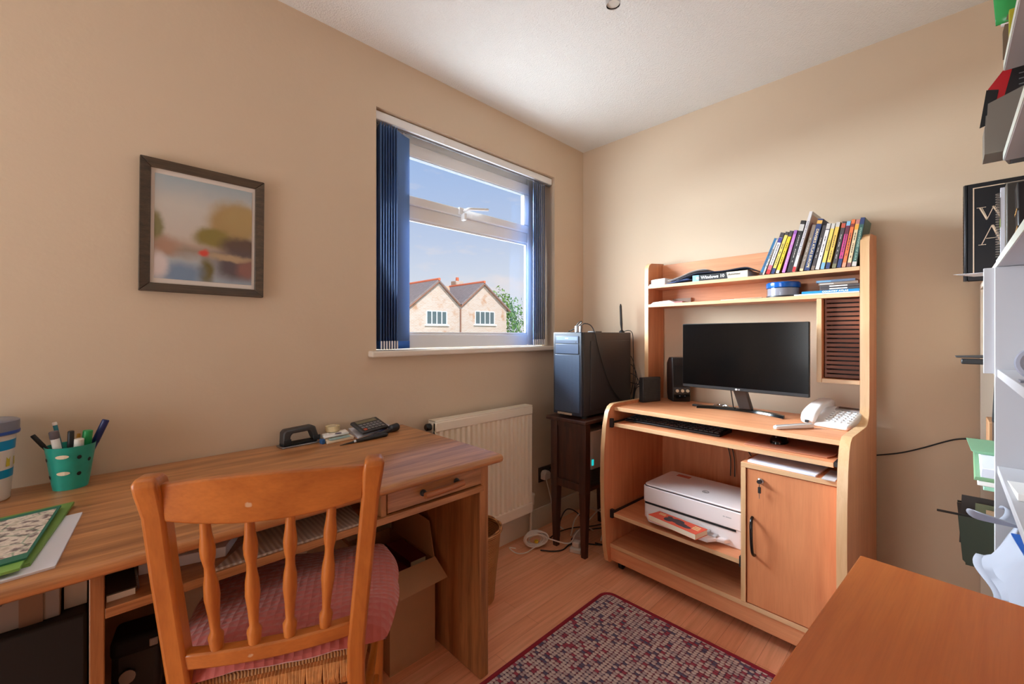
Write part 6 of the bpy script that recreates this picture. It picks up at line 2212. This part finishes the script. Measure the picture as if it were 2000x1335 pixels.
tag(rbox(1.985, 2.055, -.31, -.103, .7990, .8655).build('storage_box', C('box_dark', (60, 52, 50)), bevel=.002), 'dark box standing on the papers beside the brown box', 'box')
hf = thing('hanging_files', 'dark green suspension file hung from black rods in the far bookcase', 'file', (1.9, -.10, .456))
B().prism([(-.024, .604), (-.034, .470), (-.045, .458), (-.31, .4565), (-.31, .604)], 1.84, 1.843, 'x').build('front_pocket', C('file_green', (52, 66, 56), .6), hf, True, bevel=.001)
B().prism([(-.024, .604), (-.034, .470), (-.045, .458), (-.31, .4565), (-.31, .604)], 1.965, 1.968, 'x').build('rear_pocket', C('file_dark', (64, 56, 52), .6), hf, True, bevel=.001)
rbox(1.8435, 1.9645, -.31, -.04, .4565, .459).build('pocket_bottom', C('file_green2', (52, 66, 56), .6), hf, True)
B().tube([(1.842, .020, .602), (1.842, -.32, .606)], .0035, 6).tube([(1.967, -.025, .608), (1.967, -.32, .608)], .003, 6).build('rod', M_black, hf, True)
B().hexa([(1.90, -.028, .50), (1.903, -.028, .50), (1.903, -.30, .50), (1.90, -.30, .50)], [(1.93, -.034, .640), (1.933, -.034, .640), (1.933, -.30, .640), (1.93, -.30, .640)]).build('file_flap', C('flap_dark', (58, 50, 48), .6), hf, True)
tag(B().hexa([(1.87, -.058, .46), (1.882, -.058, .46), (1.882, -.30, .46), (1.87, -.30, .46)], [(1.90, -.062, .628), (1.91, -.062, .628), (1.91, -.30, .628), (1.90, -.30, .628)]).build('green_papers', C('olive_card', (120, 126, 98), .6)), 'olive green card upright inside the suspension file', 'card')
tag(B().hexa([(1.848, -.085, .46), (1.862, -.085, .46), (1.862, -.30, .46), (1.848, -.30, .46)], [(1.862, -.082, .622), (1.876, -.082, .622), (1.876, -.30, .622), (1.862, -.30, .622)]).build('buff_papers', C('buff_card', (206, 176, 144), .6)), 'buff papers upright inside the suspension file', 'papers')
tag(B().tube(smooth_path([(2.303, .212, .640), (2.300, .196, .643), (2.300, .130, .665), (2.300, .067, .696), (2.298, -.02, .745), (2.290, -.075, .758), (2.255, -.079, .762), (2.21, -.087, .77)], 8), .0028, 8).build('cable', M_black), 'single black cable running along the back wall to the far bookcase', 'cable')

# nearer bookcase contents
M_crum = mat('crumpled_paper', (156, 158, 170), .8)
pp = thing('crumpled_papers', 'crumpled white papers spilling over the low shelf of the nearer bookcase', 'papers', (1.25, -.16, .608))


def crum(u, v):
    x = 1.055 + .46 * u
    y = -.30 + v * .245
    z = .650 + .055 * math.sin(PI * min(1, v * 1.1)) + .010 * math.sin(17 * u + 5 * v) + .008 * math.sin(23 * v - 9 * u) + .012 * u
    if v > .72:
        k = (v - .72) / .28
        z -= .085 * k ** 1.5
        y += .012 * math.sin(9 * u) * k
    return (x, y, max(z, .612))


B().grid(28, 20, crum).build('top_sheet', M_crum, pp, True, solid=.0015, angle=20)
B().grid(20, 12, lambda u, v: (1.43 + .10 * u, -.20 + v * (.150 - .05 * u * u + .02 * math.sin(7 * u)), .712 + .016 * math.sin(8 * u + 1) * v + .010 * v * v)).build('curled_sheet', M_crum, pp, True, solid=.001, angle=20)
rbox(1.05, 1.54, -.33, -.089, .6083, .6105).build('bottom_sheet', M_paperb, pp, True)
bro = thing('brochure', 'blue and white brochure lying over the crumpled papers', 'brochure', (1.16, -.13, .73))
bp_ = [(1.04, -.110, .738), (1.30, -.090, .742), (1.24, -.20, .764), (1.02, -.20, .76)]
B().hexa(bp_, [(p[0], p[1], p[2] + .003) for p in bp_]).build('cover', C('brochure_blue', (0, 84, 170), .4), bro, True)
B().lathe([(0, 0), (.012, 0)], (1.075, -.128, .7475), 18, caps=False).build('round_badge', M_paper, bro, True, smooth=False)
rg2 = thing('tape_ring', 'grey plastic ring standing on the upper shelf of the nearer bookcase', 'ring', (1.17, -.1, 1.056))
B().tube([(1.16 + .004 * math.sin(a), -.120 + .030 * math.cos(a), 1.0895 + .026 * math.sin(a)) for a in [2 * PI * k / 28 for k in range(28)]], .0065, 8, True).build('ring', C('ring_grey', (142, 144, 160), .4), rg2, True)
rbox(1.145, 1.18, -.15, -.09, 1.0562, 1.060).build('foot', C('foot_grey', (120, 122, 136), .4), rg2, True)
tag(B().hexa([(1.24, -.20, .8245), (1.40, -.21, .8245), (1.40, -.092, .8245), (1.25, -.095, .8245)], [(1.24, -.20, .834), (1.40, -.21, .828), (1.40, -.092, .8258), (1.25, -.095, .838)]).build('paper_sheet', M_paper, bevel=.0005), 'curled white sheet on the middle shelf of the nearer bookcase', 'paper')

# ------------------------------------------------------------------ foreground table
tbl = thing('side_table', 'orange cherry veneered table corner in the right foreground', 'table', (.70, -.1, 0), R(-4.3))
Minv = Matrix.Translation((.989, .109, 0)) @ Matrix.Rotation(R(-4.3), 4, 'Z')
Mt = Matrix.Rotation(R(4.3), 4, 'Z') @ Matrix.Translation((-.70, .1, 0)) @ Minv
B().box(-.50, 0, -.40, 0, .716, .740).xf(Mt).build('table_top', M_table, tbl, bevel=.002)
for a, b_ in ((-.05, -.05), (-.05, -.36), (-.46, -.05), (-.46, -.36)):
    B().box(a - .02, a + .02, b_ - .02, b_ + .02, 0, .7155).xf(Mt).build('leg', M_table, tbl, bevel=.002)
B().box(-.46, -.05, -.04, -.022, .65, .7155).box(-.07, -.052, -.36, -.05, .65, .7155).xf(Mt).build('apron', M_table, tbl)

# ------------------------------------------------------------------ ceiling spotlight
cl = thing('ceiling_spotlight', 'chrome ceiling spotlight at the top edge of the view', 'ceiling light', (1.05, .70, H))
B().lathe([(.05, -.022), (.055, -.018), (.055, -.0002)], (1.05, .70, H), 28).build('ceiling_plate', M_chrome, cl, True)
B().tube(smooth_path([(1.05, .70, H - .02), (1.06, .702, H - .06), (1.10, .715, H - .085), (1.15, .727, H - .10)], 5), .006, 8).build('arm', M_chrome, cl, True)
B().lathe([(.0, .09), (.018, .088), (.022, .07), (.023, .012), (.021, .0)], (1.150, .727, H - .180), 24, caps=False).build('spot_head', M_chrome, cl, True)
B().lathe([(.0, .006), (.020, .005)], (1.150, .727, H - .180), 24, caps=False).build('lamp_glass', mat('frosted_bulb', (240, 236, 226), .3), cl, True)
bpy.context.view_layer.update()
